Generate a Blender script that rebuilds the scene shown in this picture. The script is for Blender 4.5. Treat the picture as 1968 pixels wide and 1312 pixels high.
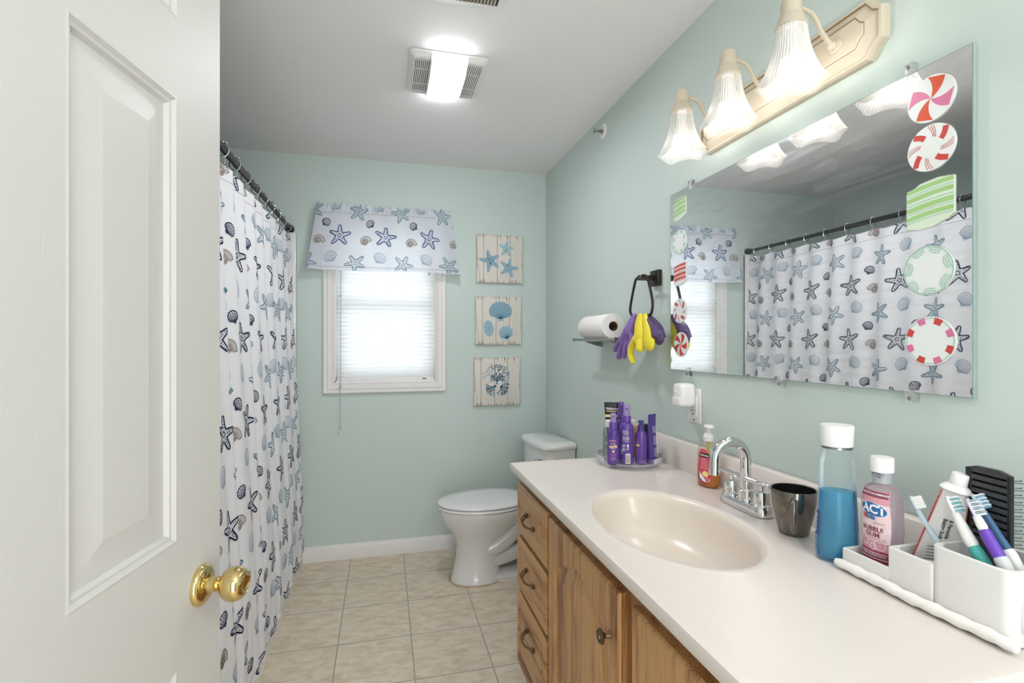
import bpy, bmesh, math, random
from mathutils import Vector, Matrix, Euler
random.seed(7)
PI = math.pi
S = bpy.context.scene
for o in list(bpy.data.objects): bpy.data.objects.remove(o)
col = S.collection

# ------------------------------------------------------------------ camera
EYE = 1.322
cam_d = bpy.data.cameras.new('camera'); cam = bpy.data.objects.new('camera', cam_d); col.objects.link(cam)
cam_d.sensor_width = 36; cam_d.lens = 36*981/1968; cam_d.clip_start = .02
cam.location = (0, 0, EYE); cam.rotation_euler = (PI/2, 0, -math.atan(.2508))
S.camera = cam
# ------------------------------------------------------------------ view, world, lights
S.view_settings.view_transform = 'Standard'; S.view_settings.look = 'None'
S.view_settings.gamma = 1; S.view_settings.use_curve_mapping = False
S.view_settings.exposure = 0.92
W = bpy.data.worlds.new('world'); S.world = W; W.use_nodes = True
W.node_tree.nodes['Background'].inputs[0].default_value = (.95, .975, 1, 1)
W.node_tree.nodes['Background'].inputs[1].default_value = 3.0
# unseen fill light added behind the camera; bulbs and fan light use these
BULB = 20.0; FANLIGHT = 35.0
hl = bpy.data.lights.new('ceiling_fill_light', 'POINT'); hl.shadow_soft_size = .12; hl.energy = 9; hl.color = (1, .98, .97)  # no fixture, added only to brighten the ceiling
hlo = bpy.data.objects.new('ceiling_fill_light', hl); col.objects.link(hlo); hlo.location = (.85, -.35, 2.16)

XR, YB, XL, YF, ZC = 1.052, 3.265, -1.33, -.75, 2.44   # room faces
DOORDIR = math.radians(10)

# ------------------------------------------------------------------ materials
def lin(h):
    if isinstance(h, str):
        h = [int(h[i:i+2], 16)/255 for i in (0, 2, 4)]
    return tuple((c/12.92 if c <= .04045 else ((c+.055)/1.055)**2.4) for c in h)+(1,)
def mat(name, hexc, rough=.5, metal=0, bump=0, bscale=200, bstretch=(1, 1, 1), emit=0, spec=.5, coat=0, var=0, vscale=5):
    m = bpy.data.materials.new(name); m.use_nodes = True
    n = m.node_tree.nodes; l = m.node_tree.links; b = n['Principled BSDF']
    c = lin(hexc); b.inputs['Base Color'].default_value = c
    b.inputs['Roughness'].default_value = rough; b.inputs['Metallic'].default_value = metal
    b.inputs['Specular IOR Level'].default_value = spec; b.inputs['Coat Weight'].default_value = coat
    if emit:
        b.inputs['Emission Color'].default_value = c; b.inputs['Emission Strength'].default_value = emit
    if bump or var:
        tc = n.new('ShaderNodeTexCoord'); mp = n.new('ShaderNodeMapping'); mp.inputs['Scale'].default_value = bstretch
        l.new(tc.outputs['Object'], mp.inputs[0])
    if bump:
        t = n.new('ShaderNodeTexNoise'); t.inputs['Scale'].default_value = bscale; t.inputs['Detail'].default_value = 4
        l.new(mp.outputs[0], t.inputs['Vector'])
        bp = n.new('ShaderNodeBump'); bp.inputs['Strength'].default_value = bump; bp.inputs['Distance'].default_value = .002
        l.new(t.outputs[0], bp.inputs['Height']); l.new(bp.outputs[0], b.inputs['Normal'])
    if var:
        t = n.new('ShaderNodeTexNoise'); t.inputs['Scale'].default_value = vscale; t.inputs['Detail'].default_value = 5
        l.new(mp.outputs[0], t.inputs['Vector'])
        r = n.new('ShaderNodeMix'); r.data_type = 'RGBA'
        r.inputs[6].default_value = tuple(x*(1-var) for x in c[:3])+(1,); r.inputs[7].default_value = tuple(min(1, x*(1+var)) for x in c[:3])+(1,)
        l.new(t.outputs[0], r.inputs[0]); l.new(r.outputs[2], b.inputs['Base Color'])
    return m
def clear(name, hexc, dens=.08, rough=.05, fres=.35, tint=None):
    """thin see-through plastic, glass or liquid: transparent tint + glossy surface"""
    m = bpy.data.materials.new(name); m.use_nodes = True
    n = m.node_tree.nodes; l = m.node_tree.links; b = n['Principled BSDF']; out = n['Material Output']
    b.inputs['Base Color'].default_value = lin(hexc); b.inputs['Roughness'].default_value = rough
    t = n.new('ShaderNodeBsdfTransparent'); t.inputs[0].default_value = lin(tint or hexc)
    lw = n.new('ShaderNodeLayerWeight'); lw.inputs[0].default_value = fres
    ma = n.new('ShaderNodeMath'); ma.operation = 'MULTIPLY_ADD'; ma.use_clamp = True
    ma.inputs[1].default_value = .75; ma.inputs[2].default_value = dens
    l.new(lw.outputs['Fresnel'], ma.inputs[0])
    mx = n.new('ShaderNodeMixShader'); l.new(ma.outputs[0], mx.inputs[0]); l.new(t.outputs[0], mx.inputs[1]); l.new(b.outputs[0], mx.inputs[2])
    l.new(mx.outputs[0], out.inputs[0]); return m
def cloth(name, hexc, tr=.3, bump=0):
    m = bpy.data.materials.new(name); m.use_nodes = True
    n = m.node_tree.nodes; l = m.node_tree.links; out = n['Material Output']; n.remove(n['Principled BSDF'])
    d = n.new('ShaderNodeBsdfDiffuse'); t = n.new('ShaderNodeBsdfTranslucent'); mx = n.new('ShaderNodeMixShader')
    d.inputs[0].default_value = lin(hexc); t.inputs[0].default_value = lin(hexc); mx.inputs[0].default_value = tr
    l.new(d.outputs[0], mx.inputs[1]); l.new(t.outputs[0], mx.inputs[2]); l.new(mx.outputs[0], out.inputs[0])
    if bump:
        tc = n.new('ShaderNodeTexCoord'); w = n.new('ShaderNodeTexNoise'); w.inputs['Scale'].default_value = 500
        l.new(tc.outputs['Object'], w.inputs['Vector']); bp = n.new('ShaderNodeBump'); bp.inputs['Strength'].default_value = bump; bp.inputs['Distance'].default_value = .001
        l.new(w.outputs[0], bp.inputs['Height']); l.new(bp.outputs[0], d.inputs['Normal'])
    return m
def oak(name, vertical, c1='7d4c28', c2='c29460', c3='a67142'):
    m = bpy.data.materials.new(name); m.use_nodes = True
    n = m.node_tree.nodes; l = m.node_tree.links; b = n['Principled BSDF']
    tc = n.new('ShaderNodeTexCoord'); mp = n.new('ShaderNodeMapping')
    mp.inputs['Scale'].default_value = (30, 30, 2.2) if vertical else (30, 2.2, 30)
    l.new(tc.outputs['Object'], mp.inputs[0])
    t = n.new('ShaderNodeTexNoise'); t.inputs['Scale'].default_value = 1.0; t.inputs['Detail'].default_value = 6; t.inputs['Distortion'].default_value = .5
    mp2 = n.new('ShaderNodeMapping'); mp2.inputs['Scale'].default_value = (260, 260, 9) if vertical else (260, 9, 260)
    l.new(tc.outputs['Object'], mp2.inputs[0])
    t2 = n.new('ShaderNodeTexNoise'); t2.inputs['Scale'].default_value = 1; t2.inputs['Detail'].default_value = 3
    l.new(mp.outputs[0], t.inputs['Vector']); l.new(mp2.outputs[0], t2.inputs['Vector'])
    a = n.new('ShaderNodeMath'); a.operation = 'MULTIPLY_ADD'; a.inputs[1].default_value = .45; l.new(t2.outputs[0], a.inputs[0])
    a2 = n.new('ShaderNodeMath'); a2.operation = 'MULTIPLY'; a2.inputs[1].default_value = .75; l.new(t.outputs[0], a2.inputs[0]); l.new(a2.outputs[0], a.inputs[2])
    r = n.new('ShaderNodeValToRGB'); r.color_ramp.elements[0].position = .46; r.color_ramp.elements[1].position = .64
    r.color_ramp.elements[0].color = lin(c1); r.color_ramp.elements[1].color = lin(c2)
    e = r.color_ramp.elements.new(.52); e.color = lin(c3)
    l.new(a.outputs[0], r.inputs[0]); l.new(r.outputs[0], b.inputs['Base Color'])
    b.inputs['Roughness'].default_value = .38; b.inputs['Coat Weight'].default_value = .15
    return m

M_wall = mat('wall_paint', 'c9d5cf', .6, bump=.12, bscale=260)
M_ceil = mat('ceiling_paint', 'f2eeee', .8, bump=.35, bscale=38)
M_white = mat('white_trim_paint', 'e6e2de', .45)
M_door = mat('door_paint', 'c8c5c1', .5, bump=.10, bscale=30, bstretch=(14, 14, .5))
M_vinyl = mat('white_plastic', 'eceae8', .35)
M_porc = mat('porcelain', 'e3e1df', .08, coat=.4)
M_seat = mat('seat_plastic', 'e0dfde', .18)
M_tub = mat('tub_acrylic', 'ebe9e7', .15)
M_counter = mat('cultured_marble', 'e3d9d2', .3, var=.02, vscale=60)
M_basin = mat('basin_marble', 'e2d5c9', .24)
M_chrome = mat('chrome', 'd9dadc', .05, 1)
M_nickel = mat('satin_metal', '9a9c9c', .25, 1)
M_brass = mat('polished_brass', 'dfc68a', .07, 1)
M_oldbrass = mat('antique_brass', '6e5a42', .38, .8)
M_black = mat('black_metal', '25262c', .35, .4)
M_bronze = mat('dark_bronze', '3a3431', .35, .7)
M_blackp = mat('black_plastic', '1a1a1c', .35)
M_dark = mat('dark_gap', '15120f', .8)
M_oakv = oak('oak_vertical', True); M_oakh = oak('oak_horizontal', False)
M_oakd = oak('oak_frame', True, '5f3820', 'a06e42', '84532f')
M_cream = mat('antique_cream_metal', 'c8bca8', .5, var=.06, vscale=30)
M_creamgap = mat('antique_brown_glaze', '8a7350', .7)
M_glass = clear('ribbed_glass', 'e6e3df', .08, .08, .45, tint='fdfbf8')
M_pane = clear('window_glass', 'f4f8f8', .02, .02, .2)
M_acryl = clear('clear_acrylic', 'fbfafb', .02, .04, .2)
M_bulb = mat('lit_bulb', 'fffcf8', .5, emit=BULB)
M_lens = mat('lit_fan_lens', 'f6f9ff', .4, emit=FANLIGHT)
M_cloth = cloth('curtain_fabric', 'f6f4f8', .15, .1)
M_clothv = cloth('valance_fabric', 'f3f5fb', .55, .1)
M_navy = cloth('print_navy', '1c2b4c', .2); M_teal = cloth('print_teal', '477b91', .2); M_lblue = cloth('print_light_blue', '8aa3bb', .2)
M_navys = cloth('print_slate_navy', '2f3a5c', .2); M_beige = cloth('print_taupe', 'a2968f', .2)
M_blind = cloth('blind_fabric', 'f2f2f2', .45)
M_paper = mat('paper', 'efeae6', .9, bump=.3, bscale=120)
M_card = mat('cardboard', '8b6a4c', .8)
M_pglove = mat('purple_rubber', '8566b0', .45); M_yglove = mat('yellow_rubber', 'ecd93a', .45); M_pgloved = mat('dark_purple_rubber', '4d3a63', .5)
M_purple = mat('purple_plastic', '5f3f95', .28); M_purple2 = mat('deep_purple_plastic', '4b3686', .3); M_dpurple = mat('dark_purple_plastic', '2e2450', .3)
M_violet = mat('translucent_violet', '9482b8', .3)
M_ink = mat('white_ink', 'f0eef2', .5); M_greyink = mat('grey_ink', '4c5054', .5); M_yink = mat('cream_yellow_ink', 'f2dd8a', .5)
M_pinkink = mat('pink_ink', 'e08fb0', .5)
M_red = mat('red_ink', 'c8392e', .45); M_orange = mat('orange_red_gel', 'd8502e', .35); M_pinkgel = mat('pink_gel', 'd8769c', .35)
M_white_gel = mat('white_gel', 'e8eae8', .3); M_greengel = mat('green_gel', 'a3cb84', .35); M_mint = mat('mint_gel', 'a9cdbb', .35); M_lime = mat('pale_green_gel', 'd7e6cf', .35)
M_redgel = mat('red_gel', 'cc4741', .35)
M_marble = mat('organizer_stone', 'e3e0dd', .5)
M_bamboo = mat('bamboo', 'c9a878', .6)
M_pinklabel = mat('pink_label', 'd999a5', .5); M_pale = mat('pale_pink_label', 'eccfd2', .5); M_maroon = mat('raspberry_label', 'a13f5c', .5); M_actblue = mat('blue_label', '2c6aa8', .45)
M_actink = mat('label_text_brown', '8a3f54', .5)
M_grass = mat('coral_label', 'd24d62', .5)

# ------------------------------------------------------------------ mesh builder
class MB:
    def __init__(s): s.v = []; s.f = []; s.mi = []; s.mats = []
    def slot(s, m):
        if m not in s.mats: s.mats.append(m)
        return s.mats.index(m)
    def add(s, vs, fs, m, M=None):
        b = len(s.v); k = s.slot(m)
        for p in vs:
            s.v.append(tuple(M @ Vector(p)) if M is not None else tuple(p))
        for f in fs: s.f.append([b+i for i in f]); s.mi.append(k)
        return s
    def bm(s, bm, m, M=None):
        bm.verts.ensure_lookup_table()
        for i, v in enumerate(bm.verts): v.index = i
        s.add([v.co.copy() for v in bm.verts], [[v.index for v in f.verts] for f in bm.faces], m, M); bm.free(); return s
    def box(s, x0, x1, y0, y1, z0, z1, m, r=0, seg=2, M=None):
        b = bmesh.new(); bmesh.ops.create_cube(b, size=1)
        for v in b.verts: v.co = ((x0+x1)/2+v.co.x*(x1-x0), (y0+y1)/2+v.co.y*(y1-y0), (z0+z1)/2+v.co.z*(z1-z0))
        if r: bmesh.ops.bevel(b, geom=b.edges[:], offset=r, segments=seg, profile=.5, affect='EDGES')
        return s.bm(b, m, M)
    def loft(s, rings, m, M=None, cap0=True, cap1=True, close=True):
        n = len(rings[0]); vs = [p for r in rings for p in r]; fs = []
        for i in range(len(rings)-1):
            for j in range(n if close else n-1):
                k = (j+1) % n; fs.append((i*n+j, i*n+k, (i+1)*n+k, (i+1)*n+j))
        if cap0: fs.append(tuple(range(n-1, -1, -1)))
        if cap1: fs.append(tuple((len(rings)-1)*n+j for j in range(n)))
        return s.add(vs, fs, m, M)
    def lathe(s, prof, m, M=None, n=32, sx=1, sy=1, cap0=True, cap1=True):
        rings = [[(r*sx*math.cos(2*PI*j/n), r*sy*math.sin(2*PI*j/n), z) for j in range(n)] for r, z in prof]
        return s.loft(rings, m, M, cap0, cap1)
    def tube(s, pts, r, m, n=12, M=None, closed=False, flat=None):
        pts = [Vector(p) for p in pts]; N = len(pts); rings = []; prev = None
        for i, p in enumerate(pts):
            if closed: t = (pts[(i+1) % N]-pts[i-1]).normalized()
            else: t = (pts[min(i+1, N-1)]-pts[max(i-1, 0)]).normalized()
            if prev is None:
                up = Vector((0, 0, 1)) if abs(t.z) < .9 else Vector((1, 0, 0)); a = t.cross(up).normalized()
            else: a = (prev-t*prev.dot(t)).normalized()
            prev = a; b = t.cross(a); rr = r[i] if isinstance(r, (list, tuple)) else r
            fl = flat if flat else 1
            rings.append([tuple(p+a*rr*math.cos(2*PI*j/n)+b*rr*fl*math.sin(2*PI*j/n)) for j in range(n)])
        if closed: rings.append(rings[0])
        return s.loft(rings, m, M, not closed, not closed)
    def prism(s, poly, h0, h1, m, M=None):
        n = len(poly); vs = [(x, y, h0) for x, y in poly]+[(x, y, h1) for x, y in poly]
        return s.add(vs, [tuple(range(n-1, -1, -1)), tuple(range(n, 2*n))]+[(j, (j+1) % n, n+(j+1) % n, n+j) for j in range(n)], m, M)
    def sphere(s, c, r, m, M=None, u=16, v=10, sc=(1, 1, 1)):
        b = bmesh.new(); bmesh.ops.create_uvsphere(b, u_segments=u, v_segments=v, radius=r)
        for q in b.verts: q.co = (c[0]+q.co.x*sc[0], c[1]+q.co.y*sc[1], c[2]+q.co.z*sc[2])
        return s.bm(b, m, M)
    def flat(s, shape, fn, m):
        vs, fs = shape; return s.add([fn(x, y) for x, y in vs], fs, m)
    def build(s, name, parent=None, loc=None, ang=35, mods=None, smooth=True):
        me = bpy.data.meshes.new(name); me.from_pydata(s.v, [], s.f)
        for m in s.mats: me.materials.append(m)
        me.polygons.foreach_set('material_index', s.mi); me.polygons.foreach_set('use_smooth', [smooth]*len(me.polygons)); me.update()
        bb = bmesh.new(); bb.from_mesh(me)
        if smooth and len(bb.faces) < 60000: bmesh.ops.remove_doubles(bb, verts=bb.verts, dist=1e-6)
        bb.to_mesh(me); bb.free()
        if smooth: me.set_sharp_from_angle(angle=math.radians(ang))
        o = bpy.data.objects.new(name, me); col.objects.link(o)
        if parent: o.parent = parent
        if loc: o.location = loc
        return o
def tag(o, label=None, cat=None, group=None, kind=None):
    if label: o['label'] = label
    if cat: o['category'] = cat
    if group: o['group'] = group
    if kind: o['kind'] = kind
    return o
def thing(name, label, cat, loc=(0, 0, 0), rz=0, group=None):
    o = bpy.data.objects.new(name, None); col.objects.link(o); o.empty_display_size = .05
    o.location = loc; o.rotation_euler = (0, 0, rz); return tag(o, label, cat, group)
def struct(mb, name, parent=None, **k):
    o = mb.build(name, parent, **k)
    if not parent: o['kind'] = 'structure'
    return o
def T(x=0, y=0, z=0, rx=0, ry=0, rz=0): return Matrix.Translation((x, y, z)) @ Euler((rx, ry, rz)).to_matrix().to_4x4()
def axis(p, d):
    """matrix placing local z along d at p"""
    return Matrix.Translation(p) @ Vector(d).normalized().to_track_quat('Z', 'Y').to_matrix().to_4x4()
def copy_tree(o, parent=None):
    c = o.copy(); col.objects.link(c)
    if parent: c.parent = parent
    for ch in list(o.children): copy_tree(ch, c)
    return c
# 2D shapes
def ribbon(pts, w, closed=False):
    if closed: pts = pts+[pts[0]]
    vs = []; fs = []
    for i, p in enumerate(pts):
        a = pts[max(i-1, 0)]; b = pts[min(i+1, len(pts)-1)]
        if closed and i in (0, len(pts)-1): a = pts[-2]; b = pts[1]
        dx, dy = b[0]-a[0], b[1]-a[1]; L = math.hypot(dx, dy) or 1; ww = w[i] if isinstance(w, list) else w
        vs += [(p[0]-dy/L*ww/2, p[1]+dx/L*ww/2), (p[0]+dy/L*ww/2, p[1]-dx/L*ww/2)]
        if i: k = 2*i; fs.append((k-2, k-1, k+1, k))
    return vs, fs
def grid(x0, x1, y0, y1, nx=1, ny=1):
    vs = [(x0+(x1-x0)*i/nx, y0+(y1-y0)*j/ny) for j in range(ny+1) for i in range(nx+1)]
    return vs, [(j*(nx+1)+i, j*(nx+1)+i+1, (j+1)*(nx+1)+i+1, (j+1)*(nx+1)+i) for j in range(ny) for i in range(nx)]
def ngon(pts): return list(pts), [tuple(range(len(pts)))]
def fan(pts, c=(0, 0), rings=3):
    n = len(pts); vs = [c]; fs = []
    for k in range(1, rings+1): vs += [(c[0]+(x-c[0])*k/rings, c[1]+(y-c[1])*k/rings) for x, y in pts]
    for j in range(n):
        k = (j+1) % n; fs.append((0, 1+j, 1+k))
        for q in range(rings-1): a = 1+q*n; fs.append((a+j, a+n+j, a+n+k, a+k))
    return vs, fs
def circ(r, n=24, c=(0, 0), ry=None): return [(c[0]+r*math.cos(2*PI*j/n), c[1]+(ry or r)*math.sin(2*PI*j/n)) for j in range(n)]
def dense(pts, d, closed=False):
    out = []; P = pts+[pts[0]] if closed else pts
    for a, b in zip(P[:-1], P[1:]):
        k = max(1, int(math.hypot(b[0]-a[0], b[1]-a[1])/d)); out += [(a[0]+(b[0]-a[0])*i/k, a[1]+(b[1]-a[1])*i/k) for i in range(k)]
    if not closed: out.append(P[-1])
    return out
def xf(sh, dx=0, dy=0, rot=0, sc=1, mir=1):
    c, s_ = math.cos(rot)*sc, math.sin(rot)*sc
    return [(dx+x*mir*c-y*s_, dy+x*mir*s_+y*c) for x, y in sh[0]], sh[1]
def text(t, size, bold=0, align='CENTER'):
    cu = bpy.data.curves.new('t', 'FONT'); cu.body = t; cu.size = size; cu.align_x = align; cu.align_y = 'CENTER'; cu.offset = bold; cu.resolution_u = 2
    ob = bpy.data.objects.new('t', cu); me = ob.to_mesh()
    sh = ([(v.co.x, v.co.y) for v in me.vertices], [tuple(p.vertices) for p in me.polygons])
    ob.to_mesh_clear(); bpy.data.objects.remove(ob); bpy.data.curves.remove(cu); return sh

# ------------------------------------------------------------------ room shell
# floor tiles
M_floor = bpy.data.materials.new('floor_tile'); M_floor.use_nodes = True
n = M_floor.node_tree.nodes; l = M_floor.node_tree.links; b = n['Principled BSDF']
tc = n.new('ShaderNodeTexCoord'); mp = n.new('ShaderNodeMapping'); mp.inputs['Location'].default_value = (-.118, -2.655+.313*12, 0)
l.new(tc.outputs['Object'], mp.inputs[0])
br = n.new('ShaderNodeTexBrick'); br.offset = 0; br.squash = 1
for k, v in (('Scale', 1), ('Mortar Size', .0030), ('Mortar Smooth', .15), ('Brick Width', .313), ('Row Height', .313), ('Bias', 0)): br.inputs[k].default_value = v
l.new(mp.outputs[0], br.inputs['Vector'])
nz = n.new('ShaderNodeTexNoise'); nz.inputs['Scale'].default_value = 13; nz.inputs['Detail'].default_value = 9; nz.inputs['Roughness'].default_value = .62; nz.inputs['Distortion'].default_value = .6
mp3 = n.new('ShaderNodeMapping'); mp3.inputs['Rotation'].default_value = (0, 0, .6); mp3.inputs['Scale'].default_value = (1, 2.2, 1); l.new(tc.outputs['Object'], mp3.inputs[0]); l.new(mp3.outputs[0], nz.inputs['Vector'])
rp = n.new('ShaderNodeValToRGB'); rp.color_ramp.elements[0].position = .30; rp.color_ramp.elements[1].position = .60
rp.color_ramp.elements[0].color = lin('c6b297'); rp.color_ramp.elements[1].color = lin('e0d2be'); e = rp.color_ramp.elements.new(.47); e.color = lin('d6c5ae')
l.new(nz.outputs[0], rp.inputs[0])
mx = n.new('ShaderNodeMix'); mx.data_type = 'RGBA'; mx.inputs[7].default_value = lin('a59f98'); l.new(br.outputs['Fac'], mx.inputs[0]); l.new(rp.outputs[0], mx.inputs[6])
l.new(mx.outputs[2], b.inputs['Base Color']); b.inputs['Roughness'].default_value = .42
bp = n.new('ShaderNodeBump'); bp.invert = True; bp.inputs['Distance'].default_value = .002; bp.inputs['Strength'].default_value = .6; l.new(br.outputs['Fac'], bp.inputs['Height']); l.new(bp.outputs[0], b.inputs['Normal'])
struct(MB().box(XL-.1, XR+.1, YF-.1, YB+.1, -.1, 0, M_floor), 'floor')
struct(MB().box(XL-.1, XR+.1, YF-.1, YB+.1, ZC, ZC+.1, M_ceil), 'ceiling')
struct(MB().box(XR, XR+.1, YF-.1, YB+.1, 0, ZC, M_wall), 'wall_right')
WX0, WX1, WZ0, WZ1 = -.29, .32, 1.077, 2.03
w = MB(); w.box(XL-.1, WX0, YB, YB+.12, 0, ZC, M_wall); w.box(WX1, XR+.1, YB, YB+.12, 0, ZC, M_wall); w.box(WX0, WX1, YB, YB+.12, 0, WZ0, M_wall); w.box(WX0, WX1, YB, YB+.12, WZ1, ZC, M_wall)
struct(w, 'wall_back')
w = MB(); w.box(XL-.1, XL, 1.6, YB, 0, ZC, M_wall); w.box(XL-.1, -.505, 1.5, 1.6, 0, ZC, M_wall); w.box(-.605, -.505, YF, 1.5, 0, ZC, M_wall)
struct(w, 'wall_left')
w = MB(); w.box(-.605, -.15, YF-.1, YF, 0, ZC, M_wall); w.box(.55, XR+.1, YF-.1, YF, 0, ZC, M_wall); w.box(-.15, .55, YF-.1, YF, 2.05, ZC, M_wall)
struct(w, 'wall_front')
def baseboard(name, M, L):
    w = MB(); w.prism([(0, 0), (-.014, 0), (-.014, .07), (-.011, .076), (-.008, .079), (-.006, .088), (0, .09)], 0, L, M_white, M)
    return struct(w, name)
baseboard('baseboard_back', Matrix(((0, 0, 1, -.47), (1, 0, 0, YB), (0, 1, 0, 0), (0, 0, 0, 1))), 1.05+.47)
baseboard('baseboard_right', Matrix(((1, 0, 0, XR), (0, 0, 1, 1.872), (0, 1, 0, 0), (0, 0, 0, 1))), YB-.015-1.872)

# window
w = MB()
prof = [(0, 0), (0, .012), (.006, .02), (.026, .017), (.03, .021), (.05, .018), (.056, .012), (.062, .014), (.068, .008), (.068, 0)]   # outer..inner, thickness
ox0, ox1, oz0, oz1 = WX0-.068, WX1+.064, WZ0-.072, WZ1+.068
rings = []
for d, h in prof: rings.append([(ox0+d, YB-h, oz0+d), (ox1-d, YB-h, oz0+d), (ox1-d, YB-h, oz1-d), (ox0+d, YB-h, oz1-d)])
w.loft(rings, M_white, cap0=False, cap1=False)
for a in ((WX0-.004, WX0+.006, WZ0-.004, WZ1+.004), (WX1-.006, WX1+.004, WZ0-.004, WZ1+.004)): w.box(a[0], a[1], YB-.002, YB+.118, a[2], a[3], M_vinyl)
w.box(WX0, WX1, YB-.002, YB+.118, WZ0-.004, WZ0+.006, M_vinyl); w.box(WX0, WX1, YB-.002, YB+.118, WZ1-.006, WZ1+.004, M_vinyl)
win = struct(w, 'window_1', ang=20)
s = MB(); y0, y1 = YB+.06, YB+.09
for a in ((WX0+.006, WX0+.04, WZ0+.006, WZ1-.006), (WX1-.04, WX1-.006, WZ0+.006, WZ1-.006), (WX0+.04, WX1-.04, WZ0+.006, WZ0+.05), (WX0+.04, WX1-.04, WZ1-.05, WZ1-.006), (WX0+.04, WX1-.04, 1.53, 1.57)):
    s.box(a[0], a[1], y0, y1, a[2], a[3], M_vinyl, .003)
s.build('sash', win)
MB().box(WX0+.04, WX1-.04, YB+.072, YB+.076, WZ0+.05, WZ1-.05, M_pane).build('pane', win)

# cellular blind
bl = thing('cellular_blind', 'white pleated cellular blind drawn down inside the window frame', 'window blind', ((WX0+WX1)/2, YB+.02, WZ0))
hw = (WX1-WX0)/2-.012
MB().box(-hw, hw, -.018, .03, WZ1-WZ0-.045, WZ1-WZ0-.008, M_vinyl, .004).build('headrail', bl)
p = MB(); N = 68; zt = WZ1-WZ0-.045; rr = []
for i in range(N+1):
    z = .018+(zt-.018)*i/N; d = -.004 if i % 2 else .005
    rr.append([(-hw+.002, d, z), (hw-.002, d, z)])
for q in (0, .016):
    p.loft([[(x, (y+q) if q == 0 else .016-y, z) for x, y, z in r] for r in rr], M_blind, cap0=False, cap1=False, close=False)
p.build('pleated_shade', bl, smooth=False)
MB().box(-hw, hw, -.012, .022, .004, .02, M_vinyl, .003).build('bottom_rail', bl)
MB().box(.22, .245, -.0125, -.0115, .008, .014, M_dark).build('maker_tag', bl)
M_cord = mat('grey_cord', 'b9bbbd', .6); c = MB(); cy = -.048
c.tube([(-.268+.0, cy, zt), (-.268, cy-.0, .5), (-.27, cy, -.03), (-.268, cy, -.27)], .0022, M_cord, 6)
c.tube([(-.268+.0, cy, zt), (-.268, -.016, zt+.01)], .0016, M_vinyl, 6)
cd = c.build('pull_cord', bl)
for z in (.52, -.03, -.272):
    MB().lathe([(.002, -.008), (.006, -.006), (.0065, 0), (.004, .008), (.002, .01)], M_cord, T(-.269, cy, z), 12).build('cord_tassel', cd)
MB().lathe([(.002, -.008), (.006, -.006), (.0065, 0), (.004, .008), (.002, .01)], M_cord, T(.262, cy+.02, .672), 12).build('cord_tassel', cd)

# ------------------------------------------------------------------ fabric print
def star_pts(R, fat=1, bend=0, seed=0):
    fat *= 1.18
    rnd = random.Random(seed); P = []
    for k in range(5):
        a = PI/2+k*2*PI/5+rnd.uniform(-.08, .08); b = rnd.uniform(-.15, .15)+bend; L = R*rnd.uniform(.9, 1.05)
        for r, w_ in ((.27, -.19*fat), (.5, -.135*fat), (.78, -.105*fat), (.95, -.07*fat), (1.0, 0), (.95, .07*fat), (.78, .105*fat), (.5, .135*fat)):
            aa = a+b*r*.7; x = L*r*math.cos(aa)-w_*R*math.sin(aa); y = L*r*math.sin(aa)+w_*R*math.cos(aa); P.append((x, y))
        aa = a+PI/5; P.append((.3*R*math.cos(aa), .3*R*math.sin(aa)))
    return P
def m_star(R, w_, seed=0, fat=1):
    P = star_pts(R, fat, 0, seed); out = [ribbon(dense(P, .006, True), w_, True)]
    rnd = random.Random(seed+9)
    for k in range(5):
        a = PI/2+k*2*PI/5
        for r in (.18, .34, .48, .62, .76, .88):
            for sd in (-1, 1):
                if r > .8 and sd > 0: continue
                q = (.05 if r < .7 else .028)*R*sd; rr_ = rnd.uniform(.034, .06)*R
                out.append(ngon(circ(rr_, 5, (R*r*math.cos(a)-q*math.sin(a), R*r*math.sin(a)+q*math.cos(a)), rr_*.7)))
    out.append(ribbon(circ(.12*R, 10), w_*.6, True)); return out
def m_scallop(R, w_, n=11, arcs=3):
    def e(t, k=1): a = math.radians(-28+236*t); r = R*k*(1+.03*math.sin(2*PI*n*t)); return (r*math.cos(a)*.92, r*math.sin(a)*.86+.12*R)
    h = (0, -.62*R); O = [(.16*R, -.75*R), (.2*R, -.5*R)]+[e(i/40) for i in range(41)]+[(-.2*R, -.5*R), (-.16*R, -.75*R)]
    out = [ribbon(dense(O, .006, True), w_, True)]
    for i in range(n+1): out.append(ribbon(dense([(h[0]+(e(i/n)[0])*.08, h[1]), e(i/n)], .008), w_*.55))
    for k in range(1, arcs+1):
        q = .35+.6*k/(arcs+1); out.append(ribbon([(h[0]+(e(i/30)[0]-h[0])*q, h[1]+(e(i/30)[1]-h[1])*q) for i in range(31)], w_*.4))
    return out
def m_naut(R, w_):
    sp = lambda t: (R*math.exp(-.16*t)*math.cos(t), R*math.exp(-.16*t)*math.sin(t))
    out = [ribbon([sp(i*.16) for i in range(100)], [w_*max(.35, 1-i*.008) for i in range(100)])]
    i = 0
    t = .0
    while t < 11:
        a = sp(t); b_ = sp(t+2*PI); out.append(ribbon([(a[0]+(b_[0]-a[0])*k/3, a[1]+(b_[1]-a[1])*k/3) for k in range(4)], w_*.6)); t += .22 if t < 6 else .4
    out.append(ribbon([sp(0), (R*.62, -.2*R), sp(2*PI)], w_)); return out
TILE = [('navy', 0, 0, 0), ('teal', .10, .147, .3), ('naut', .148, -.033, 0), ('blue', -.035, .178, 0), ('small', .178, .073, 0)]
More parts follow.
